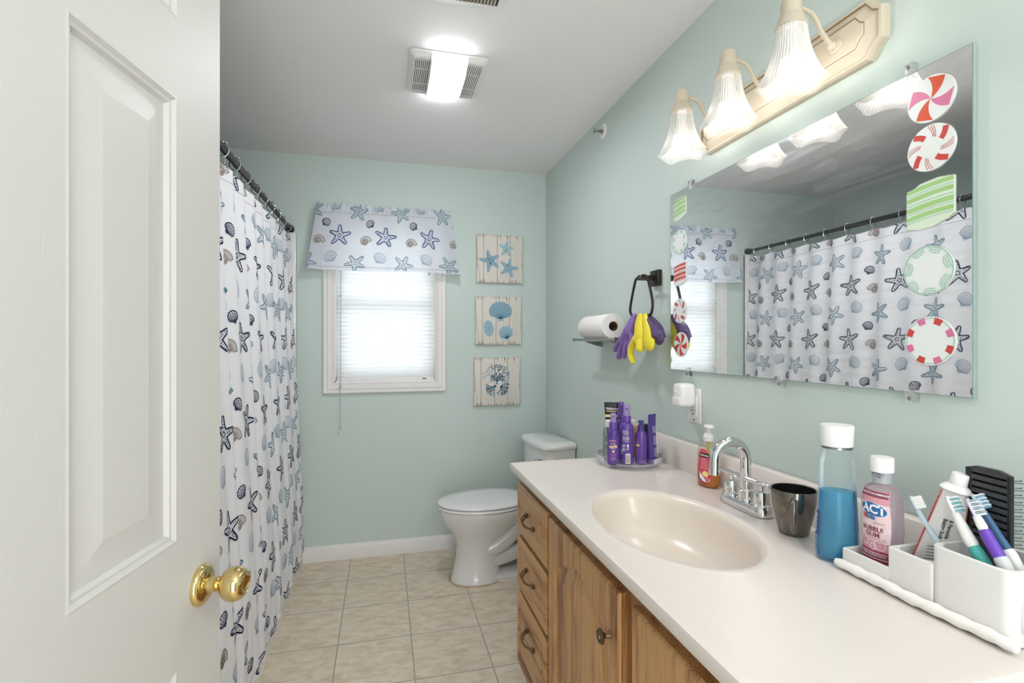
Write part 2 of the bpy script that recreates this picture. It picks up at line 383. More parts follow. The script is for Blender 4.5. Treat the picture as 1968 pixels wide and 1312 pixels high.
def motif(kind, seed, rot):
    if kind == 'navy': return m_star(.066, .0052, seed), M_navy, rot
    if kind == 'teal': return m_star(.060, .0038, seed), M_teal, rot
    if kind == 'naut': return m_naut(.040, .0042), M_beige, rot
    if kind == 'blue': return m_scallop(.038, .0024, 11, 3), M_lblue, rot
    return m_scallop(.026, .0040, 8, 2), M_navys, rot
def print_fabric(mb, u0, u1, v0, v1, U0, V0, fn, PU=.28, PV=.31, navy=None, seed=3):
    rnd = random.Random(seed)
    for i in range(-2, int((u1-u0)/PU)+4):
        for j in range(-2, int((v1-v0)/PV)+4):
            for kind, du, dv, rr_ in TILE:
                cu = U0+i*PU+du; cv = V0+j*PV+dv
                if kind == 'naut' and (i+j) % 7 == 5: pass
                rot = {'navy': rnd.uniform(-.25, .25), 'teal': rnd.uniform(-.3, .3)+.35*(1 if (i+j) % 2 else -1), 'naut': rnd.uniform(-.3, .3), 'blue': rnd.choice((-1, 1))*rnd.uniform(.5, .9), 'small': rnd.choice((-1, 1))*rnd.uniform(.3, 1)}[kind]
                if cu < u0-.07 or cu > u1+.07 or cv < v0-.07 or cv > v1+.07: continue
                shs, m, rot = motif(kind, (i*7+j*3) % 5, rot)
                if navy and kind == 'navy': m = navy
                for sh in shs:
                    vs, fs = xf(sh, cu, cv, rot)
                    vs = [(min(max(x, u0), u1), min(max(y, v0), v1)) for x, y in vs]
                    fs = [f for f in fs if not (all(abs(vs[q][0]-u0) < 1e-6 for q in f) or all(abs(vs[q][0]-u1) < 1e-6 for q in f) or all(abs(vs[q][1]-v0) < 1e-6 for q in f) or all(abs(vs[q][1]-v1) < 1e-6 for q in f))]
                    if fs: mb.flat((vs, fs), fn, m)

# ------------------------------------------------------------------ tub, surround, shower curtain
t = MB(); tx0, tx1, ty0, ty1 = XL+.004, -.47, 1.605, YB-.004
def rrect(x0, x1, y0, y1, r, z, k=6):
    P = []
    for cx, cy_, a0 in ((x1-r, y1-r, 0), (x0+r, y1-r, 90), (x0+r, y0+r, 180), (x1-r, y0+r, 270)):
        for i in range(k+1): a = math.radians(a0+90*i/k); P.append((cx+r*math.cos(a), cy_+r*math.sin(a), z))
    return P
t.loft([rrect(tx0, tx1, ty0, ty1, .004, 0), rrect(tx0, tx1, ty0, ty1, .004, .355), rrect(tx0, tx1, ty0, ty1, .012, .37), rrect(tx0+.07, tx1-.07, ty0+.07, ty1-.07, .08, .37), rrect(tx0+.085, tx1-.085, ty0+.09, ty1-.09, .09, .355), rrect(tx0+.14, tx1-.12, ty0+.14, ty1-.22, .1, .07), rrect(tx0+.2, tx1-.18, ty0+.2, ty1-.3, .08, .06)], M_tub)
tag(t.build('bathtub'), 'white alcove bathtub behind the seashell shower curtain', 'bathtub')
t = MB(); t.box(XL+.004, -.503, YB-.03, YB-.002, .372, 1.965, M_tub, .008); t.box(XL+.004, XL+.03, 1.61, YB-.03, .372, 1.965, M_tub, .006)
t.box(-.545, -.503, YB-.038, YB-.004, .372, 1.966, M_tub, .01)
tag(t.build('tub_surround'), 'off-white tub surround panel rising to the shower rod beside the curtain', 'wall panel')
rod = thing('shower_rod', 'black curtain rod crossing in front of the bathtub', 'curtain rod', (-.54, 1.605, 1.99))
r = MB(); r.tube([(0, 0, 0), (0, .85, 0)], .0135, M_black, 16); r.tube([(0, .8, 0), (0, YB-1.61, 0)], .0115, M_black, 16); r.build('pole', rod)
for y, q in ((0, 1), (YB-.004-1.605, -1)):
    MB().lathe([(.024, 0), (.024, .012), (.019, .02), (.016, .045), (.0145, .05)], M_black, axis((0, y, 0), (0, q, 0)), 20).build('end_cap', rod)
ringY = [3.167, 3.017, 2.864, 2.712, 2.562, 2.413, 2.251, 2.091, 1.945, 1.80, 1.66]
CY0, CY1 = 1.61, 3.225
def ring_phase(y):
    R_ = [3.32]+ringY+[1.52]
    for i in range(len(R_)-1):
        if R_[i] >= y >= R_[i+1]: return i+(R_[i]-y)/(R_[i]-R_[i+1])
    return len(R_)-1 if y < R_[-1] else 0
ZT, ZB = 1.945, .085
def wave(y, z):
    ph = ring_phase(y)*2*PI; f = (ZT-z)/(ZT-ZB)
    a = .011*(1-.4*f)+.003
    return -a*math.cos(ph)*.8+(.004+.006*f)*math.sin(ph*.5+1.3+.4*math.sin(z*1.3))+.006*f*math.sin(ph*1.5+z)
# fabric u -> wall y by arc length
NS = 1200; ys = [CY0+(CY1-CY0)*i/NS for i in range(NS+1)]; arc = [0]
for a, b_ in zip(ys[:-1], ys[1:]): arc.append(arc[-1]+math.hypot(b_-a, wave(b_, 1.2)-wave(a, 1.2)))
def u2y(u):
    tt = (u-CY0)/(CY1-CY0)*arc[-1]; lo, hi = 0, NS
    if tt <= 0: return CY0
    if tt >= arc[-1]: return CY1
    while hi-lo > 1:
        m_ = (lo+hi)//2
        if arc[m_] > tt: hi = m_
        else: lo = m_
    return ys[lo]+(ys[hi]-ys[lo])*(tt-arc[lo])/(arc[hi]-arc[lo])
def cpos(y, z, off=0):
    f = (ZT-z)/(ZT-ZB); base = -.54+.072*min(1, f*1.12)**1.15+.006*f
    x = base+wave(y, z)
    if z < .42: x = max(x, -.4655)
    sag = 0
    if z > ZT-.1: sag = -.012*(1-math.cos(ring_phase(y)*2*PI))/2*(z-(ZT-.1))/.1
    return x, y, z+sag
def cfn(u, v, off=.0011):
    y = u2y(u); x, y, z = cpos(y, v); dy = (cpos(y+.001, v)[0]-cpos(y-.001, v)[0])/.002; L = math.hypot(1, dy)
    return (x+off/L, y-off*dy/L, z)
cu = MB(); NY, NZ = 420, 50
cu.add([cpos(CY0+(CY1-CY0)*i/NY, ZB+(ZT-ZB)*j/NZ) for j in range(NZ+1) for i in range(NY+1)], grid(0, 1, 0, 1, NY, NZ)[1], M_cloth)
for z in (ZT-.055, ZB+.03): cu.flat(ribbon([(CY0+(CY1-CY0)*i/300, z) for i in range(301)], .0016), lambda u, v: cfn(u, v, .0008), M_beige)
print_fabric(cu, CY0, CY1, ZB, ZT, 2.10, 1.333-.31*4, cfn)
for z in (1.50, 1.19): cu.flat(xf(text('SEASIDE', .02), 1.80, z, PI/2), cfn, M_navys) if False else None
tag(cu.build('shower_curtain', ang=180), 'white shower curtain printed with navy starfish and seashells, hanging from black rod', 'shower curtain')
rg = None
for i, y in enumerate(ringY[:10]):
    if rg is None:
        rg = thing('curtain_ring', 'x', 'curtain ring', (0, 0, 0))
        k = MB(); k.tube([(.021*math.sin(a)*.9, 0, -.004+.024*math.cos(a)*1.0) for a in [i_*2*PI/20 for i_ in range(20)]], .0022, M_chrome, 6, closed=True); k.tube([(.004, 0, -.028), (.0075, 0, -.04), (.006, 0, -.052)], .0014, M_chrome, 6); k.build('hook', rg)
        k = MB()
        for a in (-.5, 0, .5): k.sphere((.023*math.sin(a), 0, -.003+.026*math.cos(a)), .0042, M_chrome, u=8, v=6)
        k.build('roller_balls', rg)
        o = rg
    else: o = copy_tree(rg)
    o.location = (-.538, y, 1.986)
    o['group'] = 'rings along the shower rod'
    words = ['first', 'second', 'third', 'fourth', 'fifth', 'sixth', 'seventh', 'eighth', 'ninth', 'tenth', 'eleventh']
    o['label'] = 'chrome hook ring on black shower rod, %s ring counted from the window wall' % words[i]

# ------------------------------------------------------------------ valance
vr = thing('valance_rod', 'slim white rod carrying the window valance', 'curtain rod', (0, YB, 2.112))
MB().tube([(-.385, -.004, 0), (-.385, -.05, 0), (-.375, -.06, 0), (.395, -.06, 0), (.405, -.05, 0), (.405, -.004, 0)], .006, M_vinyl, 10).build('rod', vr)
# path around the rod with returns
def vpath(u, f):
    """u along cloth -.46..+.48, f 0 top..1 bottom"""
    flare = .06*f
    x0, x1 = -.385-flare, .405+flare
    a = (u+.47)/.95
    amp = .004+.012*f
    if a < .05: k = a/.05; return x0, YB-.004-(.055)*k, (1, 0)
    if a > .95: k = (1-a)/.05; return x1, YB-.004-(.055)*k, (1, 0)
    k = (a-.05)/.9; x = x0+(x1-x0)*k
    y = YB-.066-amp*(1+.8*math.sin(k*38+1.1*math.sin(k*9))*(.6+.4*math.sin(k*14+1)))
    return x, y, (0, 1)
def vpos(u, z):
    f = (2.13-z)/.385; x, y, _ = vpath(u, max(0, f))
    if z > 2.092:    # rod pocket and ruffled header
        q = (z-2.092)/.038; y += .004*math.sin(u*190+2*math.sin(u*31))-.008*math.sin(q*PI) if .05 < (u+.47)/.95 < .95 else 0
        z += q*.008*math.sin(u*120+2*math.sin(u*40))
    if z < 1.78: z += .008*math.sin(u*11)*(1.78-z)/.03*.4
    return x, y, z
def vfn(u, v, off=.0011): x, y, z = vpos(u, v); return (x-off*(1 if (u+.47)/.95 < .05 else -1 if (u+.47)/.95 > .95 else 0), y-off, z)
va = MB(); NU, NV = 380, 44
va.add([vpos(-.47+.95*i/NU, 1.745+.395*j/NV) for j in range(NV+1) for i in range(NU+1)], grid(0, 1, 0, 1, NU, NV)[1], M_clothv)
for z in (1.765, 2.088): va.flat(ribbon([(-.468+.946*i/300, z) for i in range(301)], .002), lambda u, v: vfn(u, v, .0008), M_beige)
M_vnavy = cloth('print_bright_navy', '274f86', .4)
print_fabric(va, -.465, .475, 1.748, 2.138, -.25-.28, 1.952-.31, vfn, PU=.2667, navy=M_vnavy, seed=5)
tag(va.build('window_valance', ang=180), 'gathered white valance printed with starfish and shells over the window', 'valance')

# ------------------------------------------------------------------ three wood prints
def wood_print_mat():
    m = mat('whitewashed_wood', 'dcd5cb', .75); n = m.node_tree.nodes; l = m.node_tree.links; b = n['Principled BSDF']
    tc = n.new('ShaderNodeTexCoord')
    mp = n.new('ShaderNodeMapping'); mp.inputs['Scale'].default_value = (120, 120, 7); l.new(tc.outputs['Object'], mp.inputs[0])
    t1 = n.new('ShaderNodeTexNoise'); t1.inputs['Scale'].default_value = 1; t1.inputs['Detail'].default_value = 5; l.new(mp.outputs[0], t1.inputs['Vector'])
    sx = n.new('ShaderNodeSeparateXYZ'); l.new(tc.outputs['Object'], sx.inputs[0])
    def edge(o_, lim):
        a = n.new('ShaderNodeMath'); a.operation = 'ABSOLUTE'; l.new(o_, a.inputs[0])
        r = n.new('ShaderNodeMapRange'); r.inputs[1].default_value = lim-.035; r.inputs[2].default_value = lim; r.inputs[3].default_value = 0; r.inputs[4].default_value = .22; l.new(a.outputs[0], r.inputs[0]); return r.outputs[0]
    ad = n.new('ShaderNodeMath'); ad.operation = 'MAXIMUM'; l.new(edge(sx.outputs[2], .152), ad.inputs[0]); l.new(edge(sx.outputs[0], .16), ad.inputs[1])
    sm = n.new('ShaderNodeMath'); sm.operation = 'ADD'; l.new(t1.outputs[0], sm.inputs[0]); l.new(ad.outputs[0], sm.inputs[1])
    r = n.new('ShaderNodeValToRGB'); r.color_ramp.elements[0].position = .66; r.color_ramp.elements[0].color = lin('e2dbd2'); r.color_ramp.elements[1].position = .88; r.color_ramp.elements[1].color = lin('8a6e5c')
    e = r.color_ramp.elements.new(.35); e.color = lin('dad3c9')
    e = r.color_ramp.elements.new(.45); e.color = lin('ddd6cc')
    l.new(sm.outputs[0], r.inputs[0]); l.new(r.outputs[0], b.inputs['Base Color']); return m
M_board = wood_print_mat(); M_a1 = mat('art_blue', '93b0bf', .7, var=.25, vscale=60); M_a2 = mat('art_deep_blue', '6590a8', .7, var=.2, vscale=50); M_a3 = mat('art_pale_blue', 'a6c8d0', .7, var=.15, vscale=60); M_gap = mat('plank_gap', '6b5a4c', .8)
def art(z, x, desc, draw):
    t = thing('wall_plaque', desc, 'wall art', (x, YB-.001, z), 0, 'coastal wood prints right of the window')
    m = MB(); m.box(-.153, .153, -.02, 0, -.155, .155, M_board, .002)
    f = lambda a, b_: (a, -.0204, b_)
    for gx in (-.107, -.018, .07): m.flat(ribbon([(gx, -.154), (gx+.001, 0), (gx, .154)], .0024), f, M_gap)
    m.build('board', t)
    d = MB(); draw(d, lambda a, b_: (a, -.0208, b_)); d.build('printed_picture', t, smooth=False)
def art_stars(d, f):
    for x, y, R, rt, c1, c2 in ((-.066, -.012, .074, .35, M_a1, M_a2), (.042, .070, .054, -.1, M_a3, M_a1), (.058, -.056, .066, -.3, M_a1, M_a3)):
        P = star_pts(R, 1.1, 0, int(x*100) % 5); d.flat(xf(fan(dense(P, .01, True)), x, y, rt), f, c1)
        g = lambda a, b_: (a, -.0212, b_)
        for sh in m_star(R*.8, .0014, 1, .9)[1:]: d.flat(xf(sh, x, y, rt), g, c2)
        d.flat(xf(ribbon(dense(P, .01, True), .0012, True), x, y, rt), g, M_a2)
def art_shells(d, f):
    g = lambda a, b_: (a, -.0212, b_)
    def sc(x, y, R, rt, c1, c2, sx=1):
        P = [(R*math.cos(math.radians(-30+240*i/60))*sx, R*math.sin(math.radians(-30+240*i/60))*.9*(1+.02*math.sin(i*1.3))+.1*R) for i in range(61)]+[(-.25*R, -.6*R), (-.3*R, -.8*R), (.3*R, -.8*R), (.25*R, -.6*R)]
        d.flat(xf(fan(P), x, y, rt), f, c1)
        for i in range(0, 61, 4): d.flat(xf(ribbon([(0, -.6*R), (P[i][0]*.97, P[i][1]*.97)], .0024), x, y, rt), g, c2)
    M_a4 = mat('art_rib_blue', '4f7d98', .7); sc(.012, .055, .07, 0, M_a1, M_a4, 1.1); sc(.05, -.085, .052, .25, M_a3, M_a4, .9)  # deeper blue print for the shell ribs
    d.flat(xf(fan(circ(.032, 28, (0, 0), .052)), -.066, -.05, .1), f, M_a1)
    for k in (.85, .7, .52, .36): d.flat(xf(ribbon(circ(.032*k, 28, (0, 0), .052*k), .0024, True), -.064, -.05, .1), g, M_a3)
def art_coral(d, f):
    rnd = random.Random(4)
    def br(x, y, a, L, w_, dep, c):
        x2, y2 = x+L*math.cos(a), y+L*math.sin(a); d.flat(ribbon([(x, y), ((x+x2)/2+rnd.uniform(-.002, .002), (y+y2)/2), (x2, y2)], [w_*1.4, w_*1.2, w_]), f, c)
        if dep:
            for q in ((-.45, .35) if rnd.random() < .55 else (-.6, 0, .5)): br(x2, y2, a+q+rnd.uniform(-.15, .15), L*rnd.uniform(.68, .9), w_*.72, dep-1, c)
    for a in (.5, 1.1, 1.7, 2.5): br(0, .018, a, .029, .005, 4, M_a2 if a < 2 else M_a1)
    d.flat(ribbon([(-.002, -.018), (0, .02)], .010), f, M_a2)
    for a, x0 in ((.35, .003), (2.75, -.003), (.9, .002), (2.2, -.002)): br(x0, .004, a, .017, .005, 3, M_a2)
    for a in (3.45, 3.8, 4.2): br(-.008, -.026, a, .026, .006, 3, M_a2)
    for a in (-1.7, -1.1, -.5, .1, .7): br(.026, -.032, a, .020, .007, 3, M_a1 if a > -.2 else M_a2)
art(1.858, .732, 'square whitewashed plank print of three blue starfish, topmost of three', art_stars)
art(1.457, .724, 'square whitewashed plank print of three blue shells, middle of three', art_shells)
art(1.062, .714, 'square whitewashed plank print of blue coral branches, lowest of three', art_coral)

# ------------------------------------------------------------------ ceiling fan light, vent, sprinkler
fn_ = thing('exhaust_fan_light', 'square ceiling exhaust fan with lit curved lens between two louvres', 'ceiling light', (.25, 2.14, ZC))
h = MB(); h.loft([rrect(-.155, .155, -.165, .165, .02, -.001), rrect(-.155, .155, -.165, .165, .02, -.006), rrect(-.14, .14, -.15, .15, .02, -.02)], M_vinyl)
for sx in (-1, 1):
    h.box(sx*.103-.031, sx*.103+.031, -.12, .12, -.0206, -.018, M_dark)
h.build('housing', fn_)
for sx in (-1, 1):
    g = MB()
    for i in range(9): x = sx*(.073+i*.0075); g.box(x-.0022, x+.0022, -.145, .145, -.0245, -.02, M_vinyl)
    for y in (-.06, .06): g.box(sx*.103-.033, sx*.103+.033, y-.0015, y+.0015, -.023, -.0202, M_vinyl)
    g.build('louvre_grille', fn_)
ln = MB(); P = [(-.162, -.004), (-.15, -.03), (-.06, -.048), (.06, -.048), (.15, -.03), (.162, -.004)]
ln.loft([[(x, y, z) for y, z in P] for x in (-.07, .07)], M_lens)
ln.build('light_lens', fn_)
for sx in (-1, 1):
    MB().loft([[(sx*.0705+dx, y*1.005, z-.002) for y, z in P] for dx in (-.0015, .0015)], M_vinyl).build('lens_end_trim', fn_)
vt = thing('ceiling_vent', 'white stamped ceiling register with tan louvres at the top of the picture', 'vent', (.235, 1.60, ZC))
v = MB(); rr_ = [(0, -.001), (.003, -.006), (.022, -.008), (.024, -.004)]
v.loft([[(-.152+d, -.082+d, z), (.152-d, -.082+d, z), (.152-d, .082-d, z), (-.152+d, .082-d, z)] for d, z in rr_], M_vinyl, cap0=False); v.build('frame', vt)
MB().box(-.128, .128, -.058, .058, -.0045, -.002, M_dark).build('duct_opening', vt)
sl = MB(); Mt = mat('register_tan', 'a89c88', .5)
for i in range(22): sl.box(-.0042, .0042, -.056, .056, -.0005, .0005, Mt, M=T(-.118+i*.0112, 0, -.007, ry=.7))
sl.build('louvres', vt)
sp = thing('fire_sprinkler', 'small sidewall sprinkler head with chrome escutcheon near the ceiling', 'sprinkler', (XR, 2.335, 2.358))
MB().lathe([(.036, 0), (.036, .003), (.03, .008), (.015, .009), (.014, .004)], M_vinyl, axis((0, 0, 0), (-1, 0, 0)), 28).build('escutcheon', sp)
k = MB(); A = axis((0, 0, 0), (-1, 0, 0)); k.lathe([(.009, .002), (.009, .02), (.006, .022), (.004, .045), (.003, .046)], M_nickel, A, 14)
for q in (-1, 1): k.tube([(-.02, q*.007, 0), (-.03, q*.011, 0), (-.045, q*.003, 0)], .0018, M_nickel, 6)
k.lathe([(.012, 0), (.013, .001), (.002, .002)], M_nickel, axis((-.048, 0, 0), (-1, 0, 0)), 12); k.build('nozzle', sp)

# ------------------------------------------------------------------ vanity light bar
vl = thing('vanity_light', 'antique cream three-lamp bar light with lit ribbed glass shades above the mirror', 'wall light', (XR, 1.19, 2.01))
bpz = MB(); A0, A1 = .326, .070
def octo(L, H, c, x): # outline in (y,z) at depth x
    return [(x, -L, H-c), (x, -L+c*.45, H-c*.75), (x, -L+c, H), (x, L-c, H), (x, L-c*.45, H-c*.75), (x, L, H-c), (x, L, -H+c), (x, L-c*.45, -H+c*.75), (x, L-c, -H), (x, -L+c, -H), (x, -L+c*.45, -H+c*.75), (x, -L, -H+c)]
for (d0, x0), (d1, x1), m in ((((0, 0)), (0, -.014), M_cream), ((0, -.014), (.004, -.02), M_cream), ((.004, -.02), (.010, -.020), M_cream), ((.010, -.020), (.013, -.016), M_creamgap), ((.013, -.016), (.017, -.017), M_cream), ((.017, -.017), (.034, -.030), M_cream), ((.034, -.030), (.0365, -.029), M_creamgap), ((.0365, -.029), (.040, -.031), M_cream)):
    bpz.loft([octo(A0-d, A1-d, .034-d*.35, x) for d, x in ((d0, x0), (d1, x1))], m, cap0=False, cap1=False)
P = octo(A0-.04, A1-.04, .02, -.031); bpz.add(P, [tuple(range(12))], M_cream)
bpz.build('backplate', vl, ang=25)
def shade_ring(z, k=280):
    f = -z/.135; R0 = .031+.012*f+.026*f**2.6; out = []
    for j in range(k):
        a = 2*PI*j/k; sq = 1+.10*f*(abs(math.cos(2*a))**2 - .3)*-1; lobe = 1+.028*math.cos(8*a)*f; rib = 1+.03*math.cos(40*a)
        out.append((R0*sq*lobe*rib*math.cos(a), R0*sq*lobe*rib*math.sin(a), z+.008*f**3*math.cos(4*a+PI)))
    return out
arm0 = None
for i, y in enumerate((.22, 0, -.22)):
    if i == 0:
        ar = MB(); ax_ = -.155
        ar.tube([(-.03, 0, 0), (-.05, 0, .004), (-.075, 0, .03), (-.085, 0, .05), (-.1, 0, .066), (-.125, 0, .072), (ax_+.01, 0, .062)], .0055, M_cream, 12)
        ar.sphere((-.04, 0, -.001), .011, M_cream); ar.lathe([(.017, 0), (.015, .005), (.008, .008)], M_cream, axis((-.03, 0, 0), (-1, 0, 0)), 20)
        lamp_arm = ar.build('arm', vl)
        MB().lathe([(.001, .094), (.012, .093), (.019, .088), (.0205, .08), (.022, .076), (.0225, .052), (.027, .047), (.030, .036), (.035, .024), (.0335, .022)], M_cream, T(ax_, 0, 0), 32).build('lamp_holder', lamp_arm)
        sh = MB(); zs = [-.135*q/18 for q in range(19)]
        sh.loft([shade_ring(z) for z in zs], M_glass, T(ax_, 0, .026), cap0=False, cap1=False)
        sh.build('glass_shade', lamp_arm, ang=180)
        bb = MB(); bb.sphere((ax_, 0, -.068), .028, M_bulb, u=20, v=14); bb.lathe([(.013, .02), (.0135, -.01), (.019, -.032), (.024, -.05)], M_vinyl, T(ax_, 0, 0), 20, cap0=False, cap1=False); bb.build('bulb', lamp_arm)
        lamp_arm.location = (0, y, 0)
    else: o = copy_tree(lamp_arm, vl); o.location = (0, y, 0)

# ------------------------------------------------------------------ mirror, clips, gel candies
M_mir = bpy.data.materials.new('dusty_mirror'); M_mir.use_nodes = True
n = M_mir.node_tree.nodes; l = M_mir.node_tree.links; b = n['Principled BSDF']
b.inputs['Base Color'].default_value = (.93, .94, .94, 1); b.inputs['Metallic'].default_value = 1; b.inputs['Roughness'].default_value = .0
g2 = n.new('ShaderNodeBsdfGlossy'); g2.inputs['Roughness'].default_value = .28; g2.inputs[0].default_value = (.9, .9, .92, 1)
tc = n.new('ShaderNodeTexCoord'); mp = n.new('ShaderNodeMapping'); mp.inputs['Rotation'].default_value = (.9, 0, 0); mp.inputs['Scale'].default_value = (1, 1.2, 9); l.new(tc.outputs['Object'], mp.inputs[0])
t = n.new('ShaderNodeTexNoise'); t.inputs['Scale'].default_value = 4; t.inputs['Detail'].default_value = 5; t.inputs['Distortion'].default_value = 1.2; l.new(mp.outputs[0], t.inputs['Vector'])
r = n.new('ShaderNodeMapRange'); r.inputs[1].default_value = .45; r.inputs[2].default_value = .75; r.inputs[3].default_value = .03; r.inputs[4].default_value = .17; l.new(t.outputs[0], r.inputs[0])
mx = n.new('ShaderNodeMixShader'); l.new(r.outputs[0], mx.inputs[0]); l.new(b.outputs[0], mx.inputs[1]); l.new(g2.outputs[0], mx.inputs[2]); l.new(mx.outputs[0], n['Material Output'].inputs[0])
M_edge = mat('mirror_edge', '93a5a0', .2)
my0, my1, mz0, mz1 = .698, 1.711, 1.218, 1.868
mr = thing('wall_mirror', 'large frameless rectangular mirror over the vanity', 'mirror', (XR, (my0+my1)/2, mz0))
hy = (my1-my0)/2; m = MB(); m.box(-.010, -.001, -hy, hy, 0, mz1-mz0, M_edge); m.build('backing', mr, smooth=False)
m = MB(); m.add([(-.0103, -hy+.0015, .0015), (-.0103, hy-.0015, .0015), (-.0103, hy-.0015, mz1-mz0-.0015), (-.0103, -hy+.0015, mz1-mz0-.0015)], [(0, 3, 2, 1)], M_mir); m.build('glass', mr, smooth=False)
clipc = None
for y, z, s_, lab in ((.812, mz1, 1, 'clear plastic mirror clip on the top edge near the orange pinwheel candy'), (1.583, mz1, 1, 'clear plastic mirror clip on the top edge near the far left corner'), (1.596, mz0, -1, 'clear plastic mirror clip on the bottom edge above the air freshener'), (1.163, mz0, -1, 'clear plastic mirror clip at the middle of the bottom edge'), (.81, mz0, -1, 'clear plastic mirror clip on the bottom edge near the red ring candy')):
    t = thing('mirror_clip', lab, 'clip', (XR, y, z), 0, 'clips holding the mirror')
    c = MB(); c.box(-.0165, 0, -.010, .010, s_*.0005 if s_ > 0 else -.02, .02 if s_ > 0 else -.0005, M_acryl, .002); c.box(-.0165, -.0125, -.010, .010, -.012 if s_ > 0 else .0, 0 if s_ > 0 else .012, M_acryl, .001); c.build('clip_body', t)
    MB().lathe([(.004, 0), (.004, .0015), (.002, .0028)], M_nickel, axis((-.0165, 0, s_*.011), (-1, 0, 0)), 12).build('screw', t)
def candy(kind, y, z, desc, R=.045):
    MX = 1.0415; t = thing('gel_candy_cling', desc, 'mirror cling', (MX, y, z), 0, 'gel candy clings on the mirror')
    m = MB(); f = lambda d: (lambda a, b_: (-d, -a, b_))
    F = Matrix(((0, 0, -1, 0), (-1, 0, 0, 0), (0, 1, 0, 0), (0, 0, 0, 1)))
    if kind[0] == 's':
        f = lambda d: (lambda a, b_: (-d, -a, b_*.9+.010)); F = F @ Matrix.Diagonal((1, .9, 1, 1)); F.translation = (0, 0, .010)
        q = R*.92; Pout = [(-q, -q*1.1), (-q*.5, -q*1.25), (q*.1, -q*1.22), (q*.75, -q*.95), (q, -q*.75), (q, q*.98), (q*.4, q*1.08), (-q*.4, q*.98), (-q, q*.62)]
        Pout = dense(Pout, .006, True); m.prism([(x*1.04, y_*1.04) for x, y_ in Pout], 0, .0012, M_acryl, F); m.prism(Pout, .0, .002, M_lime if kind == 'sg' else M_white_gel, F)
        c_ = M_greengel if kind == 'sg' else M_redgel
        for k, wd in ((.72, .009), (.3, .009), (-.2, .010), (-.62, .009)): m.flat(ribbon([(-q*.97+2*q*.97*i/16, q*(k+.16-.22*(1-i/16)**2)) for i in range(17)], wd), f(.0023), c_)
        for k in (.52, .05, -.38, -.8): m.flat(ribbon([(-q*.97+2*q*.97*i/16, q*(k+.14-.22*(1-i/16)**2)) for i in range(17)], .0018), f(.0023), M_mint if kind == 'sg' else M_redgel)
    else:
        m.prism(circ(R*1.04, 48), 0, .0012, M_acryl, F); m.prism(circ(R, 48), 0, .0022, M_white_gel, F)
        if kind[0] == 'p':
            cs = {'p1': (M_orange, M_pinkgel), 'p2': (M_redgel, M_redgel)}[kind]; N_ = 4 if kind == 'p1' else 5
            for k in range(N_):
                a0 = 2*PI*k/N_+.35; w_ = PI/N_
                e1 = [(R*.97*q/8*math.cos(a0+.55*q/8), R*.97*q/8*math.sin(a0+.55*q/8)) for q in range(9)]; e2 = [(R*.97*q/8*math.cos(a0+w_+.55*q/8), R*.97*q/8*math.sin(a0+w_+.55*q/8)) for q in range(9)]
                vs = e1+e2; fs = [(q, q+1, 10+q, 9+q) for q in range(8)]; rim = [(R*.97*math.cos(a0+.55+w_*q/6), R*.97*math.sin(a0+.55+w_*q/6)) for q in range(7)]
                m.flat((vs, fs), f(.0025), cs[k % 2]); 
        if kind[0] == 'w':
            for k in range(4):
                a0 = PI/2*k+.5
                m.flat(ribbon([(R*(.5+.46*q/6)*math.cos(a0+.35*q/6), R*(.5+.46*q/6)*math.sin(a0+.35*q/6)) for q in range(7)], R*.24), f(.0025), M_redgel)
                for dd in (.6, .72, .84): m.flat(ribbon([(R*(.45+.5*q/6)*math.cos(a0+dd+.35*q/6), R*(.45+.5*q/6)*math.sin(a0+dd+.35*q/6)) for q in range(7)], R*.025), f(.0025), M_redgel)
        if kind[0] == 'r':
            if kind == 'rr' or kind == 'rg2':
                m.flat(ribbon(circ(R*.93, 48), R*.05, True), f(.0024), M_mint)
                for k in range(8):
                    a0 = 2*PI*k/8+.2; m.flat(ribbon([(R*.84*math.cos(a0+.36*q/6), R*.84*math.sin(a0+.36*q/6)) for q in range(7)], R*.26), f(.0026), (M_redgel if k % 2 else M_pinkgel) if kind == 'rr' else M_mint)
            else:
                for k in range(7):
                    a0 = 2*PI*k/7
                    for rad in (.94, .84, .74): m.flat(ribbon([(R*(rad-.10*math.cos(PI*(q/8-.5)))*math.cos(a0+(.62)*(q/8)), R*(rad-.10*math.cos(PI*(q/8-.5))+.1)*math.sin(a0+.62*q/8)) for q in range(9)], R*.05), f(.0025), M_mint)
                m.flat(ribbon(circ(R*.97, 48), R*.05, True), f(.0026), M_mint)
    m.build('gel_sheet', t, smooth=False)
candy('p1', .771, 1.798, 'round orange, pink and white pinwheel candy cling at the top of right column')
candy('w', .771, 1.702, 'round white swirl candy cling with red dashes, second in right column')
candy('sg', .773, 1.586, 'large square green striped candy cling at the middle of right column', .049)
candy('rg', .776, 1.462, 'large round candy cling with mint green scalloped border, fourth in right column', .048)
candy('rr', .773, 1.323, 'large round candy cling with red and pink dashes around rim, bottom of right column', .048)
candy('sg', 1.648, 1.796, 'square green striped candy cling at the top left corner of mirror', .042)
candy('rg2', 1.651, 1.683, 'round mint ring candy cling second from top in left column', .044)
candy('s', 1.645, 1.559, 'square red striped candy cling at the middle of left column', .042)
candy('w', 1.648, 1.433, 'white swirl candy cling above the red pinwheel in left column', .043)
candy('p2', 1.641, 1.311, 'round red and white pinwheel candy cling at bottom of left column', .043)

